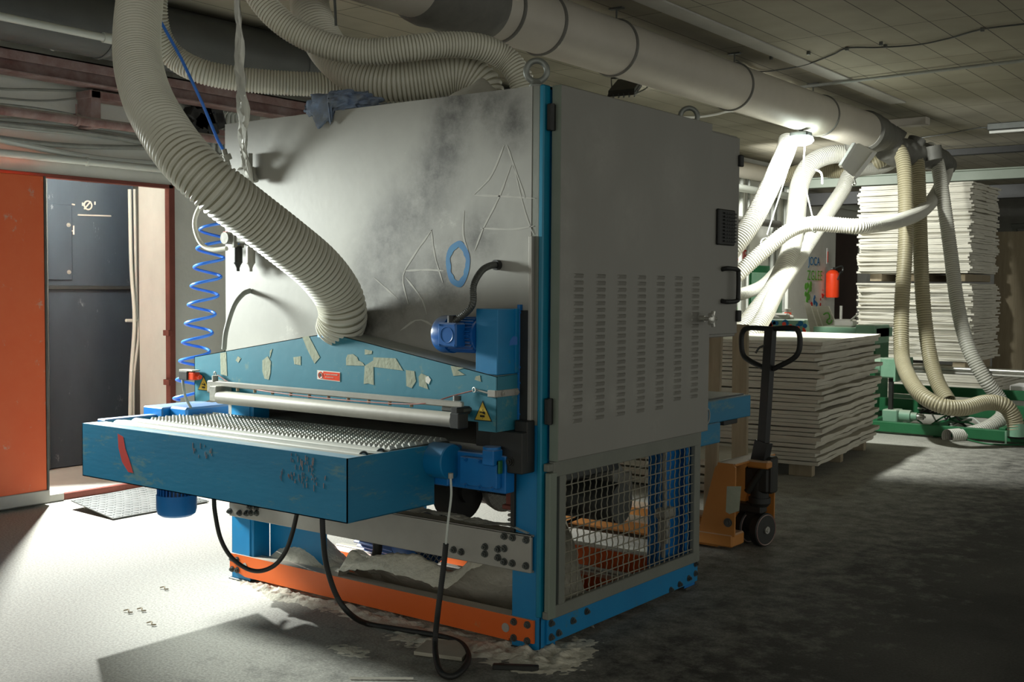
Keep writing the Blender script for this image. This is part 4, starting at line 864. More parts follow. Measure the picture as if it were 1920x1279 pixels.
# things on the roof
b = MB(); bmesh.ops.create_icosphere(b.b, subdivisions=5, radius=.135)
for v in b.b.verts:
    n_ = abs(noise.noise(v.co*16))*.10-abs(noise.noise(v.co*38+V(3,1,2)))*.06; v.co = v.co*(1+n_*4.5); v.co.z *= .42; v.co.x *= 1.35; v.co.y *= .8
cc = at(640,185,y=.06); 
for v in b.b.verts:
    v.co += V(cc.x, .07, Hc+.035)
    if v.co.z < Hc+.002 and v.co.y > -.02: v.co.z = Hc+.002
for v in b.b.verts:
    if v.co.y < -.0 and v.co.x < cc.x+.03: v.co.z -= (-v.co.y)*1.8; v.co.y = -.018+v.co.y*.12
tag(make('rag', b, 'rag', smooth=True), 'crumpled grey and blue rag hanging over the cabinet roof edge', 'rag')
def mound(name, cx, cy, rx, ry_, h, z0, res=26, sc=14, m='sawdust'):
    b = MB(); G = []
    for i in range(res+1):
        row = []
        for j in range(res+1):
            u, w = i/res*2-1, j/res*2-1; d = math.sqrt(u*u+w*w); x, y = cx+u*rx, cy+w*ry_
            z = max(0, (1-d))*h*(1+.5*noise.noise(V(x*sc,y*sc,1)))+.02*h*noise.noise(V(x*60,y*60,3))*(d < 1)
            row.append(b.b.verts.new((x,y,z0+max(0,z))))
        G.append(row)
    for i in range(res):
        for j in range(res): b.face((G[i][j],G[i+1][j],G[i+1][j+1],G[i][j+1]))
    return b
b = mound('x', -1.3, .12, .5, .12, .035, Hc+.001); tag(make('roof_sawdust', b, 'sawdust', smooth=True), 'thin crust of pale sawdust along the left roof edge of the cabinet', 'sawdust', kind='stuff')
b = mound('x', -.43, .12, .17, .10, .085, Hc+.001); tag(make('dusty_cover', b, 'gmotor', smooth=True), 'dark dusty lump lying on the cabinet roof in front of the hose end', 'cover')
# thin hanging wire above roof hoses
b = MB(); b.cyl(at(627,-10,t=5.0), at(630,48,t=5.0), .006, 8); tag(make('threaded_rod', b, 'dsteel'), 'short threaded rod hanging from the ceiling above the fat hose', 'rod')

# ---------------------------------------------------------------- sawdust on and around the machine
def field(x0, x1, y0, y1, fn, res):
    b = MB(); nx = int((x1-x0)/res); ny = int((y1-y0)/res); G = []
    for i in range(nx+1):
        G.append([b.b.verts.new((x0+(x1-x0)*i/nx, y0+(y1-y0)*j/ny, fn(x0+(x1-x0)*i/nx, y0+(y1-y0)*j/ny))) for j in range(ny+1)])
    for i in range(nx):
        for j in range(ny):
            q = (G[i][j],G[i+1][j],G[i+1][j+1],G[i][j+1])
            if max(v.co.z for v in q) > -.004: b.face(q)
    for v in list(b.b.verts):
        if not v.link_faces: b.b.verts.remove(v)
    return b
def fb(x, y, s): return noise.noise(V(x*s,y*s,.3))+.5*noise.noise(V(x*s*2.1,y*s*2.1,5))+.25*noise.noise(V(x*s*4.3,y*s*4.3,9))+.2*noise.noise(V(x*s*9,y*s*9,2))
def inside(x, y):
    g = lambda cx, cy, sx, sy, h: h*max(0, 1-math.sqrt(((x-cx)/sx)**2+((y-cy)/sy)**2))
    z = .19*max(0, 1-abs(y-.07)/.3)*(1 if x > -1.1 else .5)+g(-.22,.16,.30,.28,.20)+g(-.05,.20,.2,.22,.36)+g(-.2,.03,.32,.22,.13)+g(-.75,.08,.45,.2,.10)+g(-1.48,.22,.3,.22,.24)+g(-1.12,.16,.16,.14,.09)
    return z*(1+.06*fb(x,y,10))+.007*fb(x,y,30)-.012
b = field(-1.66, -.015, .0, .50, inside, .0125); tag(make('sawdust_heap', b, 'sawdust', smooth=True), 'deep drifts of sawdust heaped inside the base of the sander', 'sawdust', kind='stuff')
def outside(x, y):
    g = lambda cx, cy, sx, sy, h: h*max(0, 1-math.sqrt(((x-cx)/sx)**2+((y-cy)/sy)**2))
    z = g(-.9,-.02,1.1,.13,.022)+g(-.02,-.06,.34,.22,.02)+g(-.45,-.16,.3,.14,.016)+g(.05,.1,.16,.25,.016)+g(-1.55,-.06,.35,.12,.016)+g(-.6,-.42,.2,.1,.01)
    return z*(1+.9*fb(x,y,22))+.004*fb(x,y,60)-.006
b = field(-2.0, .28, -.55, .42, outside, .0125); tag(make('floor_sawdust', b, 'sawdust', smooth=True), 'loose clumps of sawdust on the floor along the orange rail', 'sawdust', kind='stuff')
b = field(-1.2, -.05, -.029, .045, lambda x, y: .458+.022*max(0, math.sin((x+1.2)/1.15*math.pi))*(1+.5*fb(x,y,20))+(.02*max(0,1-abs(x+.14)/.12)), .008)
tag(make('beam_sawdust', b, 'sawdust', smooth=True), 'ridge of sawdust lying on top of the grey cross beam', 'sawdust', kind='stuff')
# small floor objects
b = MB(); q = [at(776,1228,z=.004), at(866,1240,z=.004), at(880,1226,z=.004), at(862,1207,z=.004), at(800,1207,z=.004)]; b.prism([tuple(p) for p in q], (0,0,.014)); tag(make('board_offcut', b, 'sheet2'), 'flat grey board offcut on the floor inside the cable loop', 'offcut')
b = MB(); b.box(-.05, .12, -.22, -.195, .0, .02, .003, Matrix.Rotation(.55, 3, 'Z')); tag(make('metal_strip', b, 'blackplate'), 'short dark metal strip in the sawdust before the front corner post', 'strip')
b = MB(); b.tube([at(655,1271,z=.006), at(775,1272,z=.006)], .004, 6); tag(make('white_stick', b, 'signwhite'), 'thin pale stick on the floor at the bottom edge', 'stick')
for i_, (px, py, l) in enumerate(((300,1102,'small curled wood shaving on the lit floor nearest the orange rail'),(232,1145,'tiny brown wood chip on the lit floor, the left one of two'),(257,1142,'tiny brown wood chip on the lit floor, the right one of two'),(275,1168,'curled wood shaving just left of the shadow edge'))):
    c = at(px, py, z=.006); b = MB(); b.tube(spline([c, c+V(.02,.01,.006), c+V(.04,-.004,.002), c+V(.05,.01,.0)], .006), .003, 6); tag(make('wood_chip', b, 'wood'), l, 'wood chip')
# tread plate ramp at doorway
b = MB(); R4 = [at(133,940,z=.05), at(212,974,z=.006), at(392,941,z=.006), at(292,910,z=.05)]
b.prism([tuple(p) for p in R4], (0,0,.006)); RP = tag(make('ramp_plate', b, 'tread2'), 'steel tread plate laid as a ramp at the doorway sill', 'ramp')
b = MB()
for i in range(22):
    for j in range(11):
        u, w = (i+.5)/22, (j+.5)/11; c = R4[0].lerp(R4[3], u).lerp(R4[1].lerp(R4[2], u), w)+V(0,0,.0065); an = .8 if (i+j) % 2 else -.8
        d_ = V(math.cos(an), math.sin(an), 0)*.014; b.beam(c-d_, c+d_, .005, .003)
make('tread_pattern', b, 'tread2', RP)

# conduits at the alcove
b = MB()
b.tube(spline([at(243,355,x=-5.05), at(246,500,x=-5.05), at(252,600,x=-5.02), at(246,700,x=-5.02), at(244,790,x=-5.02), at(246,880,x=-5.03)], .05), .014, 10)
b.tube(spline([at(252,355,x=-5.05), at(256,560,x=-5.05), at(259,630,x=-5.02), at(250,720,x=-5.02), at(251,880,x=-5.03)], .05), .012, 10)
b.tube([at(236,601,x=-5.03), at(258,601,x=-5.03)], .012, 8)
tag(make('riser_cables', b, 'pvc'), 'pair of pale cables running up beside the black door', 'cables')

# ---------------------------------------------------------------- pallet truck
TK = .035
T = thing('pallet_truck', (-.25,2.25,0), 'orange yellow hand pallet truck with a black handle behind the sander', 'pallet truck')
b = MB(); 
for y in (1.98, 2.36): b.box(-1.45, -.205, y, y+.15, .03, .10, .008); b.box(-1.40, -.3, y+.02, y+.13, .02, .05, .004)
make('fork', b, 'yellow', T)
b = MB(); b.prism([(-.41,1.985,.09),(-.195,1.985,.09),(-.195,1.985,.46),(-.21,1.985,.48),(-.29,1.985,.48),(-.315,1.985,.45)], (0,.012,0))
b.prism([(-.41,2.50,.09),(-.195,2.50,.09),(-.195,2.50,.46),(-.29,2.50,.48),(-.315,2.50,.45)], (0,-.012,0))
b.prism([(-.41,1.99,.09),(-.41,2.5,.09),(-.30,2.5,.48),(-.30,1.99,.48)], (.01,0,0)); b.box(-.30, -.197, 1.99, 2.5, .465, .48, .003)
b.box(-.215, -.09, 2.16, 2.30, .44, .482, .008); make('battery_frame', b, 'yellow', T)
for o_ in T.children: o_.location.x += .045
b = MB(); b.prism([tuple(at(px+2,py,y=1.984)) for px, py in ((1361,912),(1388,912),(1386,935),(1384,958),(1366,964),(1359,960))], (0,-.001,0)); make('torn_sticker', b, 'tape', T)
b = MB(); c = at(1365,980,y=1.985); b.hexbolt(c, (0,-1,0), .018, .012); make('bolt', b, 'dsteel', T)
b = MB(); c = V(-.13,2.25,0); b.lathe(c+V(0,0,.22), (0,0,1), [(0,.045),(.02,.06),(.05,.06),(.05,.05),(.2,.055),(.22,.04),(.25,.03)], 24); b.box(c.x-.07, c.x+.07, c.y-.05, c.y+.05, .30, .44, .012); b.cyl(c+V(-.05,-.05,.30), c+V(.06,-.05,.47), .02, 12); b.box(c.x+.03,c.x+.09,c.y-.04,c.y+.04,.30,.50,.01)
b.box(c.x-.15, c.x+.03, c.y-.04, c.y+.04, .18, .23, .01); make('hydraulic_pump', b, 'blackplate', T)
wd = V(.97,-.22,0).normalized(); cw = V(-.165,2.27,.092)
for s_ in (-1, 1):
    p0 = cw+wd*(.028 if s_ > 0 else -.078); b = MB(); b.lathe(p0, wd, [(0,.086),(.004,.092),(.046,.092),(.05,.086)], 36); wh = make('wheel', b, 'black', T)
    b = MB(); b.lathe(p0-wd*.001, wd, [(0,.078),(.052,.078)], 32); make('wheel_rim', b, 'blackplate', wh)
    b = MB(); b.torus(p0+wd*.050, wd, .082, .003, 36, 6); make('wheel_band', b, 'rust', wh)
    b = MB(); b.cyl(p0+wd*.05, p0+wd*.060, .020, 16); b.cyl(p0+wd*.06, p0+wd*.066, .010, 10); make('wheel_hub', b, 'steel', wh)
b = MB(); b.box(cw.x-.05, cw.x+.05, cw.y-.035, cw.y+.035, .08, .24, .01); make('axle_fork', b, 'blackplate', T)
b = MB(); h0, h1 = at(1428,880,y=2.22), at(1445,616,y=2.22); b.beam(h0, h1, .052, .04, wd.cross(V(0,0,1))); 
b.beam(at(1420,885,y=2.22), at(1432,828,y=2.22), .085, .05, wd.cross(V(0,0,1))); make('handle_shaft', b, 'black', T)
L_ = [(1445,617),(1405,615),(1393,622),(1390,640),(1393,664),(1405,676),(1437,692)]; R_ = [(1445,617),(1485,615),(1497,622),(1500,640),(1497,660),(1485,674),(1450,692)]
b = MB(); b.tube(spline([at(*p,y=2.22) for p in L_], .012), .0145, 12); b.tube(spline([at(*p,y=2.22) for p in R_], .012), .0145, 12); make('handle_loop', b, 'black', T)
b = MB(); b.tube(spline([at(1440,645,y=2.21), at(1424,652,y=2.21), at(1417,662,y=2.21)], .01), .006, 8); make('release_lever', b, 'dsteel', T)
# upright planks and low boards behind truck
b = MB(); a = at(1326,640,y=2.75); c = at(1349,640,y=2.75); b.box(a.x, c.x, 2.75, 2.78, 0, 1.2, .003, Matrix.Rotation(.02, 3, 'Y')); tag(make('upright_plank', b, 'wood'), 'grey weathered plank standing right behind the control cabinet edge', 'plank')
b = MB(); a = at(1374,640,y=3.1); c = at(1402,640,y=3.1); b.box(a.x, c.x, 3.1, 3.13, 0, 1.185, .003, Matrix.Rotation(-.01, 3, 'Y')); tag(make('upright_plank', b, 'wood'), 'brown weathered plank standing behind the loop of the truck handle', 'plank')
for k in range(4):
    b = MB(); b.box(-1.9, -.93-.02*k, 3.5, 4.2, .02+k*.058, .065+k*.058, .003); tag(make('low_board', b, 'sheet2'), ('pale board lying flat on the floor behind the pallet truck, lowest of four','pale board behind the pallet truck, second from the floor','pale board behind the pallet truck, third from the floor','pale board behind the pallet truck, topmost of four')[k], 'board')

# ---------------------------------------------------------------- stacks of sheets
def sheet_mesh(name, lx, ly, th, seed, rag=.02, wav=.004, mt='sheet'):
    rn = random.Random(seed); b = MB(); nx, ny = 16, 16; top = []; bot = []
    for i in range(nx+1):
        rt, rb_ = [], []
        for j in range(ny+1):
            x, y = -lx*i/nx, ly*j/ny      # origin at the front right corner
            if i == 0: x += rag*(noise.noise(V(y*3,seed*3.1,0))+.5*noise.noise(V(y*11,seed,1)))
            if j == 0: y += rag*.35*noise.noise(V(x*2,seed*2.3,5))
            z = wav*(math.sin(x*3+seed)+math.sin(y*4+seed*1.7))*.5+wav*noise.noise(V(x*4,y*4,seed))
            rt.append(b.b.verts.new((x,y,th+z))); rb_.append(b.b.verts.new((x,y,z)))
        top.append(rt); bot.append(rb_)
    for i in range(nx):
        for j in range(ny): b.face((top[i][j],top[i+1][j],top[i+1][j+1],top[i][j+1])); b.face((bot[i][j],bot[i][j+1],bot[i+1][j+1],bot[i+1][j]))
    for i in range(nx): b.face((top[i][0],top[i+1][0],bot[i+1][0],bot[i][0])); b.face((top[i][ny],top[i+1][ny],bot[i+1][ny],bot[i][ny]))
    for j in range(ny): b.face((top[0][j],top[0][j+1],bot[0][j+1],bot[0][j])); b.face((top[nx][j],top[nx][j+1],bot[nx][j+1],bot[nx][j]))
    return make(name, b, mt)
def stack(name, x, y, z0, z1, n, lx, ly, rot, th, jx, jy, rag, labels, cat, group, seed, mt='sheet', nvar=6, wav=.003):
    prot = [sheet_mesh(name, lx, ly, th, seed+k, rag, wav, mt) for k in range(nvar)]
    rn = random.Random(seed); pit = (z1-z0)/n
    for k in range(n):
        o = prot[k] if k < nvar else prot[rn.randrange(nvar)].copy()
        if k >= nvar: COL.objects.link(o)
        o.location = (x+jx*(rn.random()-.5)*2, y+jy*(rn.random()-.5)*2, z0+k*pit); o.rotation_euler = (0,0,rot+(rn.random()-.5)*.02)
        W1 = ['', 'first', 'second', 'third', 'fourth', 'fifth', 'sixth', 'seventh', 'eighth', 'ninth', 'tenth', 'eleventh', 'twelfth', 'thirteenth', 'fourteenth', 'fifteenth', 'sixteenth', 'seventeenth', 'eighteenth', 'nineteenth', 'twentieth', 'twenty first', 'twenty second']
        e = 'top' if k >= n/2 else 'bottom'; c_ = n-k if k >= n/2 else k+1
        tag(o, labels[0] if k == 0 else labels[2] if k == n-1 else labels[1] % (W1[c_], e), cat, group)
ROT = .115
stack('plywood_sheet', -.735, 4.6, .095, 1.03, 30, 2.3, 1.9, ROT, .026, .032, .018, .03, ('lowest pale sheet of the knee high stack, resting on wooden blocks','pale rough sheet, %s from the %s of the waist high stack','brightly lit topmost sheet of the waist high stack behind the truck'), 'board', 'sheets of the waist high stack', 11, mt='sheet3', nvar=8, wav=.004)
mid = None
ax_ = V(math.cos(ROT), math.sin(ROT), 0); ay_ = V(-math.sin(ROT), math.cos(ROT), 0)
for i_, (u, w, l) in enumerate(((.06,.05,'wooden block under the front right corner of the waist high stack'),(.9,.05,'wooden block under the middle front of the waist high stack'),(.06,.9,'wooden block under the right side middle of the waist high stack'),(.06,1.7,'wooden block under the back right corner of the waist high stack'))):
    c = V(-.735,4.6,0)-ax_*(u+.09)+ay_*w; b = MB(); b.box(c.x-.09, c.x+.09, c.y-.0, c.y+.08, 0, .088, .004, Matrix.Rotation(ROT, 3, 'Z')); tag(make('wooden_block', b, 'wood'), l, 'block')
TX, TY = -1.13, 10.0
stack('veneer_sheet', TX+.03, TY, .60, 1.50, 42, 1.32, 1.2, 0, .0205, .022, .02, .05, ('bottom sheet of the lower pack of the tall stack','thin sheet, %s from the %s of the lower pack of the tall stack','top sheet of the lower pack, right below the dark gap of the tall stack'), 'board', 'sheets of the lower pack of the tall stack', 31)
stack('veneer_sheet', TX, TY, 1.62, 2.66, 44, 1.30, 1.2, 0, .0228, .026, .02, .05, ('bottom sheet of the upper pack, right above the dark gap of the tall stack','thin sheet, %s from the %s of the upper pack of the tall stack','topmost sheet of the tall stack near the ceiling'), 'board', 'sheets of the upper pack of the tall stack', 51)
stack('veneer_sheet', -.80, 9.95, .12, .46, 11, 2.2, 1.7, 0, .028, .02, .01, .02, ('bottom sheet of the wide low pile beneath the tall stack','pale sheet, %s from the %s of the wide low pile beneath the tall stack','top sheet of the wide low pile beneath the tall stack'), 'board', 'sheets of the low pile', 71, nvar=4)
for (x, y, z, z1, l) in ((-2.2,10.05,1.525,1.61,'wooden spacer at the left end of the dark gap in the tall stack'),(-1.75,10.1,1.525,1.61,'wooden spacer in the middle of the dark gap in the tall stack'),(-1.25,10.1,1.525,1.61,'wooden spacer at the right end of the dark gap in the tall stack'),(-1.2,10.0,.495,.59,'pale wooden spacer under the front right of the tall stack'),(-2.2,10.0,.495,.59,'wooden spacer under the front left of the tall stack'),(-1.0,9.98,.0,.11,'wooden block under the front right of the low pile'),(-2.7,9.98,.0,.11,'wooden block under the front left of the low pile')):
    b = MB(); b.box(x-.09, x+.05, y, y+1.1, z, z1, .004); tag(make('spacer_block', b, 'wood'), l, 'block')
b = MB(); b.box(-.86, -.84, 11.4, 12.4, 0, 2.15, .003); b.box(-1.2,-.84,11.38,11.41,0,2.15,.003); tag(make('brown_panel', b, 'wood'), 'tall brown board standing upright at the right side of the tall stack', 'panel')
b = MB(); c = at(1893,722,y=9.2); b.box(c.x, c.x+.6, 9.2, 9.6, .15, c.z, .01); b.box(c.x+.02,c.x+.58,9.22,9.58,0,.15,.01); tag(make('foam_block', b, 'foam'), 'white block at the right edge beside the low pile', 'block')

# ---------------------------------------------------------------- background hoses
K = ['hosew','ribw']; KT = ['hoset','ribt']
def H(pts, r, mats, label, pitch=.022, seg=22): return hose('flexible_hose', pts, r, pitch, mats, label, seg=seg, h=r*.08)
H([at(1478,262,t=10.5), at(1472,285,t=10.4), at(1448,340,t=10.2), at(1412,412,t=10.0), at(1372,468,t=9.9), at(1330,520,t=9.9)], 0.083, K, 'brightly lit hose dropping left from the glowing lamp behind the cabinet')
H([at(1600,290,t=11.4), at(1560,290,t=11.4), at(1522,306,t=11.3), at(1500,345,t=11.2), at(1492,410,t=11.0), at(1482,470,t=10.8), at(1455,535,t=10.6), at(1415,590,t=10.4), at(1375,640,t=10.2), at(1340,690,t=10.1)], .086, K, 'thick hose arching from the duct collar down behind the cabinet')
H([at(1700,278,t=12.4), at(1660,310,t=12.2), at(1600,322,t=11.8), at(1578,360,t=11.6), at(1538,420,t=11.2), at(1494,488,t=10.8), at(1457,545,t=10.5), at(1432,595,t=10.2), at(1395,650,t=10.0)], .070, K, 'hose slanting down left below the hanging white work lamp')
H([at(1766,290,t=12.5), at(1775,318,t=12.4), at(1755,365,t=12.0), at(1725,398,t=11.4), at(1680,415,t=10.8), at(1620,424,t=10.4), at(1570,422,t=10.4), at(1520,420,t=10.4), at(1478,434,t=10.4), at(1430,472,t=10.4), at(1375,522,t=10.4), at(1340,550,t=10.4)], .066, K, 'white horizontal hose slung from cords in front of the graffiti wall')
H([at(1460,505,t=11.8), at(1430,535,t=11.4), at(1395,550,t=11.0), at(1350,558,t=10.8), at(1310,562,t=10.7)], 0.056, K, 'short lower hose running left behind the control cabinet')
H([at(1668,290,t=12), at(1640,305,t=12), at(1580,320,t=12.2), at(1520,318,t=12.4), at(1470,330,t=12.6)], .075, KT, 'shaded hose running left behind the hanging white work lamp')
H([at(1672,272,t=11.5), at(1690,290,t=11.4), at(1697,340,t=11.3), at(1698,450,t=11.2), at(1691,570,t=11.1), at(1690,650,t=11.0), at(1696,690,t=10.8), at(1722,735,t=10.4), at(1762,760,t=10.2), at(1805,765,t=10.2), at(1850,755,t=10.3), at(1882,760,t=10.3), at(1900,782,t=10.3), at(1905,805,t=10.3)], .068, KT, 'leftmost of the three hanging hoses, ending in a pipe at the lower right', .024)
H([at(1708,272,t=11.8), at(1719,300,t=11.7), at(1723,370,t=11.6), at(1726,470,t=11.4), at(1731,570,t=11.3), at(1742,660,t=11.2), at(1757,715,t=11.0), at(1778,752,t=10.8)], .068, KT, 'middle one of the three hanging hoses, ending behind the leftmost one', .024)
H([at(1742,276,t=12.2), at(1757,305,t=12.0), at(1768,370,t=11.8), at(1782,470,t=11.7), at(1795,570,t=11.5), at(1815,650,t=11.3), at(1846,710,t=11.2), at(1876,752,t=11.2), at(1880,780,t=11.0), at(1852,802,t=10.9), at(1812,815,t=10.8), at(1776,819,t=10.7)], .066, K, 'rightmost of the three hanging hoses, its open end lying on the floor', .024)
b = MB(); b.lathe(at(1905,812,t=10.3)+V(0,0,-.03), (0,0,1), [(0,.075),(.12,.07)], 24); b.cyl(at(1886,815,t=10.25)-V(0,0,.08), at(1886,815,t=10.25)+V(0,0,.03), .01, 8); tag(make('hose_socket', b, 'greenm'), 'pale green pipe socket holding the hose end at the lower right', 'socket')
b = MB(); b.box(-.1, .8, 7.55, 7.75, .06, .14, .004)
tag(make('black_platform', b, 'black'), 'low black plate under the green socket at the lower right', 'plate')
# cords from the lamp to the slung hose
b = MB(); b.tube([(-1.42,5.8,2.72), at(1483,300,t=10.2), at(1438,440,t=10.35)], .006, 6); b.torus(at(1440,460,t=10.4), (.7,-.5,.4), .074, .006, 20, 6); tag(make('sling_cord', b, 'pvc'), 'left cord of two holding up the white horizontal hose', 'cord')
b = MB(); b.tube([(-1.40,5.85,2.72), at(1505,330,t=10.2), at(1524,410,t=10.35)], .007, 6); b.torus(at(1526,421,t=10.4), (1,0,.1), .074, .006, 20, 6); tag(make('sling_cord', b, 'pvc'), 'right cord of two holding up the white horizontal hose', 'cord')
b = MB(); b.tube(spline([at(1528,318,t=10), at(1540,325,t=10), at(1542,345,t=10)], .02), .008, 6); tag(make('wire_end', b, 'white'), 'short white curved wire end beside the arching thick hose', 'wire')

# ---------------------------------------------------------------- graffiti wall region, pipes, extinguisher
def wy(px, py): return at(px, py, x=WX+.012)
for (p, q, r, m_, l) in (((1365,305),(1628,372),.11,'duct','thick pale pipe along the top of the far left wall'),((1365,345),(1620,395),.05,'pvc','thinner pale pipe just under the thick pipe on the far left wall'),((1365,405),(1460,425),.05,'dduct','dark horizontal pipe on the far left wall above the slung hose')):
    a, c = at(*p,x=WX+.15), at(*q,x=WX+.15); z = (a.z+c.z)/2; b = MB(); b.cyl((WX+.15,a.y,z), (WX+.15,c.y,z), r, 20); tag(make('wall_pipe', b, m_), l, 'pipe')
for i_, (px, w, l) in enumerate(((1388,.03,'thin upright pipe, leftmost on the far left wall'),(1402,.02,'thin upright pipe, second from the left on the far wall'),(1447,.03,'upright pipe third from the left on the far wall'),(1455,.02,'thin upright pipe fourth from the left on the far wall'),(1470,.03,'upright pipe nearest the white graffiti pillar'))):
    c = at(px, 500, x=WX+.05); b = MB(); b.cyl((WX+.05,c.y,1.1), (WX+.05,c.y,2.95), w, 12); tag(make('upright_pipe', b, 'cable'), l, 'pipe')
# white pillar with graffiti
a, c = at(1478,500,x=WX+.12), at(1566,500,x=WX+.12)
b = MB(); b.box(WX, WX+.12, a.y, c.y, 0, 2.9, .01); struct('wall_pillar', b, 'plaster')
G = thing('graffiti', (WX+.125,(a.y+c.y)/2,1.3), 'painted words and figures on the white pillar left of the extinguisher', 'graffiti')
gx = WX+.123
def gtext(s, px, py, size, m_, nm): o = textmesh(s, size, m_, G, at(px,py,x=gx), (0,1,0), (0,0,1), nm, .001); return o
gtext('JOCA', 1516, 497, .18, 'sprayb', 'word_joca'); gtext('ZGLEE', 1513, 525, .21, 'spr_green', 'word_zglee')
def gblob(px, py, r, m_, nm, n=9, seed=1):
    rn = random.Random(seed); c = at(px,py,x=gx); b = MB()
    for k in range(n):
        cc = c+V(0,(rn.random()-.5)*r*2,(rn.random()-.5)*r*3); rr = r*(.25+.4*rn.random()); b.cyl(cc, cc+V(.0015+.0002*k,0,0), rr, 9)
    return make(nm, b, m_, G)
gblob(1515,550,.10,'spr_green','green_figure',14,2); gblob(1529,570,.07,'sprayb','blue_figure',6,3); gblob(1540,562,.06,'sprayr','red_figure',6,4); gblob(1520,575,.05,'sprayr','red_figure',4,5)
b = MB(); c = at(1543,550,x=gx); b.tube([c+V(0,.05*math.cos(t),.05*math.sin(t)) for t in [math.pi+k*math.pi/8 for k in range(9)]], .006, 6); b.cyl(c+V(0,-.02,.05),c+V(.003,-.02,.05),.008,8); b.cyl(c+V(0,.02,.05),c+V(.003,.02,.05),.008,8); make('smile', b, 'sprayr', G)
# panels and doors with paint left of the pillar
b = MB(); a, c = at(1405,560,x=WX+.03), at(1452,560,x=WX+.03); b.box(WX, WX+.03, a.y, c.y, .3, 1.75, .01); GD = tag(make('green_cupboard', b, 'dgreen'), 'green painted wall cupboard behind the crossing hoses', 'cupboard')
b = MB(); b.box(WX+.03, WX+.04, a.y+.05, c.y-.05, 1.1, 1.65, .004); make('cupboard_door', b, 'greenm', GD)
b = MB(); a, c = at(1455,600,x=WX+.03), at(1474,600,x=WX+.03); b.box(WX+.001, WX+.04, a.y, c.y, .3, 1.5, .01); tag(make('painted_locker', b, 'greenm'), 'narrow pale green locker left of the white pillar', 'locker')
G = thing('graffiti', (WX+.01,10.4,1.3), 'red and green scrawls on the white wall at the edge of the control cabinet', 'graffiti'); gx = WX+.013
gtext('LCUP', 1369, 488, .22, 'sprayr', 'red_word'); gtext('D', 1370, 505, .2, 'sprayr', 'red_word'); gtext('Co', 1366, 595, .3, 'spr_green', 'green_word'); gblob(1378,540,.05,'sprayb','blue_figure',5,7); gblob(1388,590,.05,'sprayr','red_figure',5,8)
# extinguisher
c = at(1561,530,x=WX+.24); T = thing('fire_extinguisher', (WX+.24,c.y,c.z-.33), 'red fire extinguisher hung on the right edge of the white pillar', 'fire extinguisher')
z0 = at(1561,558,x=WX+.24).z; z1 = at(1561,506,x=WX+.24).z
b = MB(); b.lathe((WX+.24,c.y,z0), (0,0,1), [(0,.09),(.02,.1),(z1-z0-.06,.1),(z1-z0-.02,.07),(z1-z0,.03)], 24); make('cylinder', b, 'red', T)
b = MB(); b.box(WX+.22,WX+.26,c.y-.04,c.y+.08,z1,z1+.04,.008); b.tube(spline([(WX+.26,c.y+.02,z1+.02),(WX+.3,c.y+.22,z1+.06),(WX+.3,c.y+.25,z1-.02),(WX+.33,c.y+.05,z1-.05),(WX+.34,c.y-.05,z1-.15)],.03), .012, 8); make('valve_and_hose', b, 'dsteel', T)
b = MB(); c2 = at(1552,480,x=WX+.124); b.box(WX+.121, WX+.126, c2.y-.04, c2.y+.04, c2.z-.12, c2.z+.12, .001); sp = tag(make('safety_sign', b, 'foam'), 'narrow upright sign above the fire extinguisher', 'sign')
b = MB(); b.box(WX+.126, WX+.128, c2.y-.015, c2.y+.015, c2.z-.1, c2.z+.07, 0); make('red_symbol', b, 'red', sp)
# dark double door right of it
b = MB(); b.box(WX-.2, WX-.16, 14.15, 15.6, 0, 2.35, .01); D3 = struct('door_3', b, 'vdark')
# work bench with vice and leaning boards, on the far side of the waist high stack
T = thing('green_workbench', (-2.0,8.0,0), 'green bench with a metal vice behind the waist high stack', 'workbench')
a, c = at(1525,612,y=8.0), at(1643,628,y=8.0); zt = a.z
b = MB(); b.box(a.x, c.x, 8.0, 8.5, zt-.10, zt, .006); make('bench_top', b, 'greenm', T)
b = MB(); b.box(c.x-.20, c.x, 7.95, 8.4, zt-.16, zt+.03, .008); make('end_box', b, 'greenm', T)
for x in (a.x+.05, c.x-.08): b = MB(); b.box(x, x+.06, 8.05, 8.45, 0, zt-.1, .004); make('leg', b, 'dgreen', T)
b = MB(); v0 = at(1580,602,y=8.1); b.box(v0.x-.08, v0.x+.12, 8.05, 8.2, zt, zt+.08, .015); b.cyl((v0.x-.02,8.1,zt+.05), (v0.x-.02,8.1,zt+.22), .015, 10); b.tube([(v0.x+.1,8.05,zt+.07),(v0.x+.2,8.0,zt+.14)], .01, 8); make('vice', b, 'steel', T)
for i_, (p, l) in enumerate((([(1508,566),(1518,570),(1537,628),(1520,628)],'pale narrow board leaning behind the stack, leftmost of three'),([(1521,574),(1530,576),(1546,626),(1535,628)],'thin pale board leaning behind the stack, middle of three'),([(1532,574),(1553,574),(1572,618),(1545,622)],'pale board with a painted squiggle leaning behind the stack'))):
    q_ = [at(px,py,y=8.6+.1*i_) for px, py in p]; f_ = lambda u, w: u+(w-u)*(u.z/(u.z-w.z)); q_ = [q_[0], q_[1], f_(q_[1],q_[2]), f_(q_[0],q_[3])]
    b = MB(); b.prism([tuple(v) for v in q_], (0,.03,0)); lb = tag(make('leaning_board', b, 'sheet'), l, 'board')
    if i_ == 2:
        b = MB(); b.tube(spline([at(px,py,y=8.79) for px, py in ((1544,590),(1552,586),(1556,596),(1549,602),(1556,608),(1560,600))], .03), .008, 6); make('squiggle', b, 'spr_green', lb)
b = MB(); a, c = at(1440,596,y=9), at(1510,600,y=9); b.box(a.x, c.x, 9.0, 9.4, 0, c.z, .01); T = tag(make('paint_splashed_box', b, 'greenm'), 'pale green box splashed with blue and orange paint behind the truck handle', 'box')
b = MB(); rn = random.Random(4)
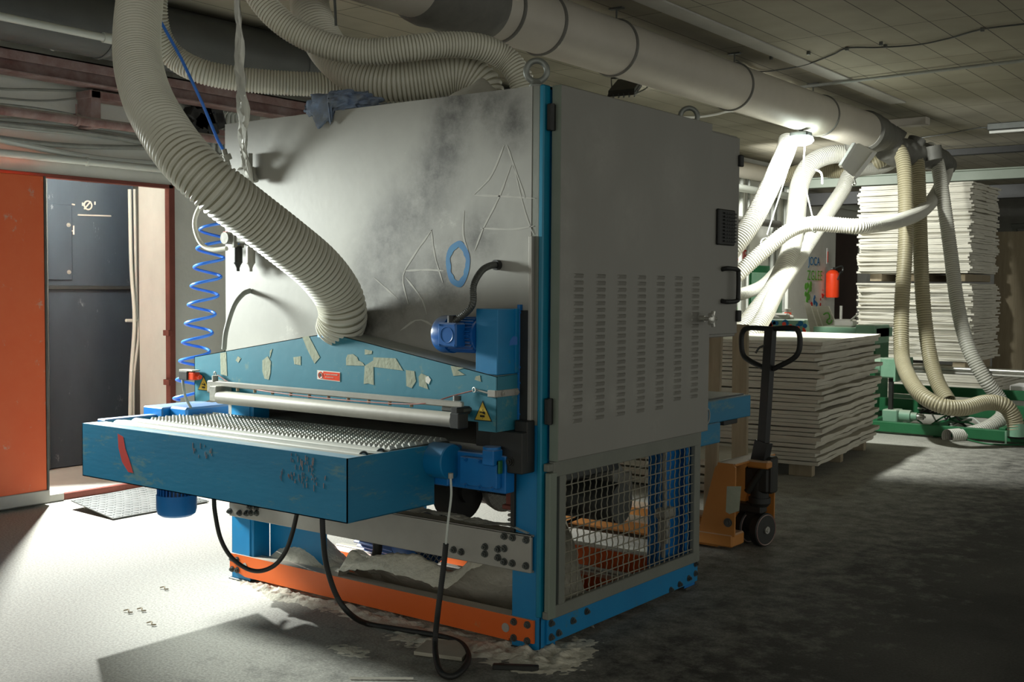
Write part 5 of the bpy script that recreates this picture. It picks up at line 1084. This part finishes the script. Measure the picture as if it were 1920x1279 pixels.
for k in range(22): x = a.x+(c.x-a.x)*rn.random(); z = c.z-.02-.25*rn.random(); b.cyl((x,8.999,z),(x,8.995,z), .015+.03*rn.random(), 8)
make('blue_splash', b, 'sprayb', T)
b = MB()
for k in range(14): x = a.x+(c.x-a.x)*rn.random(); z = c.z-.02-.25*rn.random(); b.cyl((x,8.998,z),(x,8.993,z), .015+.03*rn.random(), 8)
make('orange_splash', b, 'red', T)
b = MB(); c_ = at(1462,590,y=9.15); b.lathe((c_.x,9.15,c.z), (1,.3,0), [(-.15,.03),(-.1,.06),(.1,.06),(.16,.04)], 18); b.box(c_.x-.1,c_.x+.12,9.1,9.2,c.z,c.z+.07,.02); tag(make('old_grinder', b, 'gmotor'), 'dusty power tool lying on the paint splashed box', 'tool')
b = MB(); c_ = at(1474,585,y=9.2); b.lathe((c_.x,9.25,c.z), (0,0,1), [(0,.04),(.12,.04),(.12,.036)], 18); cn = tag(make('paint_can', b, 'alu'), 'small metal can on the paint splashed box', 'can')
b = MB(); b.lathe((c_.x,9.25,c.z+.04), (0,0,1), [(0,.041),(.04,.041)], 18); make('can_label', b, 'red', cn)

# ---------------------------------------------------------------- green floor machine at right
T = thing('green_conveyor', (-.6,8.6,0), 'low green conveyor machine on the floor under the hanging hoses', 'machine')
b = MB(); b.box(-1.6, 2.2, 8.2, 8.28, .16, .30, .006); b.box(-1.7, 2.2, 7.6, 7.68, .02, .12, .006); b.box(-1.6,2.2,8.8,8.86,.3,.4,.006)
for x in (-1.4,-.8,-.2,.5): b.box(x, x+.06, 7.65, 8.8, .06, .14, .004)
make('frame_rails', b, 'dgreen', T)
b = MB(); b.prism([tuple(at(px,py,y=8.7)) for px, py in ((1672,738),(1716,742),(1745,772),(1690,776),(1672,768))], (0,.05,0)); make('cover_plate', b, 'greenm', T)
b = MB(); c = at(1678,790,y=7.9); b.box(c.x-.10, c.x+.05, 7.8, 8.0, .04, .22, .01); b.cyl((c.x+.05,7.9,.16),(c.x+.16,7.9,.16),.06,18); b.cyl((c.x+.16,7.9,.16),(c.x+.22,7.9,.16),.04,18); make('gear_motor', b, 'greenm', T)
b = MB(); b.cyl((c.x+.22,7.9,.16),(c.x+.28,7.9,.16),.03,14); b.cyl((c.x+.28,7.9,.16),(c.x+.30,7.9,.16),.012,10); make('shaft_end', b, 'steel', T)
b = MB(); p = at(1672,690,y=7.85); b.box(p.x-.10, p.x+.05, 7.8, 7.95, p.z-.10, p.z+.10, .012); b.cyl((p.x-.10,7.87,p.z+.02),(p.x-.17,7.87,p.z+.02),.08,18); b.box(p.x+.05,p.x+.07,7.75,8.0,p.z-.13,p.z+.14,.004); b.box(p.x+.12,p.x+.17,7.78,7.98,p.z-.10,p.z+.11,.004); make('upper_motor', b, 'greenm', T)
b = MB(); b.box(p.x-.03, p.x+.01, 7.85, 7.90, .05, p.z-.10, .003); make('leg', b, 'blackplate', T)
b = MB(); a = at(1705,688,y=8.3); b.cyl((a.x-.2,8.3,a.z), (2.5,8.3,a.z), .022, 14); b.cyl((a.x-.2,8.3,a.z-.04), (2.5,8.3,a.z-.045), .015, 10); make('guide_rod', b, 'steel', T)
for j in range(8):
    b = MB(); rn = random.Random(20+j); s_ = at(1690+rn.random()*90, 750+rn.random()*60, y=8.1); pts = [V(s_.x+k*.12+.04*(rn.random()-.5), 8.0-.1*rn.random(), max(.02, .25*rn.random()*(1-k/6)+.02)) for k in range(6)]
    b.tube(spline(pts, .03), .009, 6); make('loose_wire', b, ('black','dgreen','pvc')[j % 3], T)
b = MB(); rn = random.Random(77); cc = at(1760,765,y=8.0)
for k in range(16): b.tube(spline([V(cc.x+(rn.random()-.5)*.34, 8+(rn.random()-.5)*.2, cc.z+(rn.random()-.5)*.12) for _ in range(4)], .03), .008, 6)
make('wire_tangle', b, 'black', T)
b = MB(); b.tube(spline([at(1750,818,z=.01), at(1800,822,z=.01), at(1850,832,z=.01), at(1900,834,z=.01), at(1960,832,z=.01)], .05), .008, 6); tag(make('floor_cable', b, 'dgreen'), 'thin green cable on the floor in front of the open hose end', 'cable')

# forklift at the right edge
T = thing('forklift', (.1,13.2,0), 'yellow forklift partly hidden behind the stacks at the right edge', 'forklift')
w = at(1908,665,y=12.6); rr = .34
b = MB(); b.lathe((w.x+.25,12.6,rr), (0,1,0), [(0,rr*.9),(.02,rr),(.2,rr),(.22,rr*.9)], 36)
for k in range(30): a_ = k*2*math.pi/30; b.beam((w.x+.25+rr*math.cos(a_),12.62,rr+rr*math.sin(a_)),(w.x+.25+rr*math.cos(a_),12.80,rr+rr*math.sin(a_)), .03, .02, (math.cos(a_),0,math.sin(a_)))
b.torus((w.x+.25,12.6,rr), (0,1,0), rr*.6, .02, 30, 8)
make('tyre', b, 'black', T)
b = MB(); b.lathe((w.x+.25,12.59,rr), (0,1,0), [(0,.16),(.05,.15)], 24); make('wheel_hub', b, 'dsteel', T)
b = MB(); b.prism([(w.x-.05,12.7,.75),(w.x+1.6,12.7,.75),(w.x+1.6,12.7,1.15),(w.x+.05,12.7,1.15)], (0,1.0,0)); make('body', b, 'forkyellow', T)
b = MB(); b.torus((w.x+.25,12.7,rr), (0,1,0), rr+.06, .03, 30, 8); b.box(w.x,w.x+1.6,12.75,13.6,.4,.75,.02); make('mudguard', b, 'black', T)
b = MB(); b.beam((w.x+.12,12.7,1.1),(w.x-.12,12.7,2.3),.07,.07); b.beam((w.x+.35,12.7,1.1),(w.x+.32,12.7,2.3),.06,.06); b.box(w.x-.15,w.x+1.5,12.65,13.7,2.25,2.32,.01); make('mast', b, 'dsteel', T)
b = MB(); b.lathe((-.55,12.4,2.6), (1,.2,-.15), [(0,.07),(.2,.09),(.3,.07),(.5,.09),(.9,.08)], 20); tag(make('foil_pipe', b, 'steel'), 'crumpled foil pipe beyond the top right of the tall stack', 'pipe')
b = MB(); b.lathe((-.62,12.2,2.25), (1,.2,-.05), [(0,.09),(.3,.1),(1.2,.1)], 20); tag(make('pale_pipe', b, 'duct'), 'pale pipe below the foil pipe at the right of the tall stack', 'pipe')
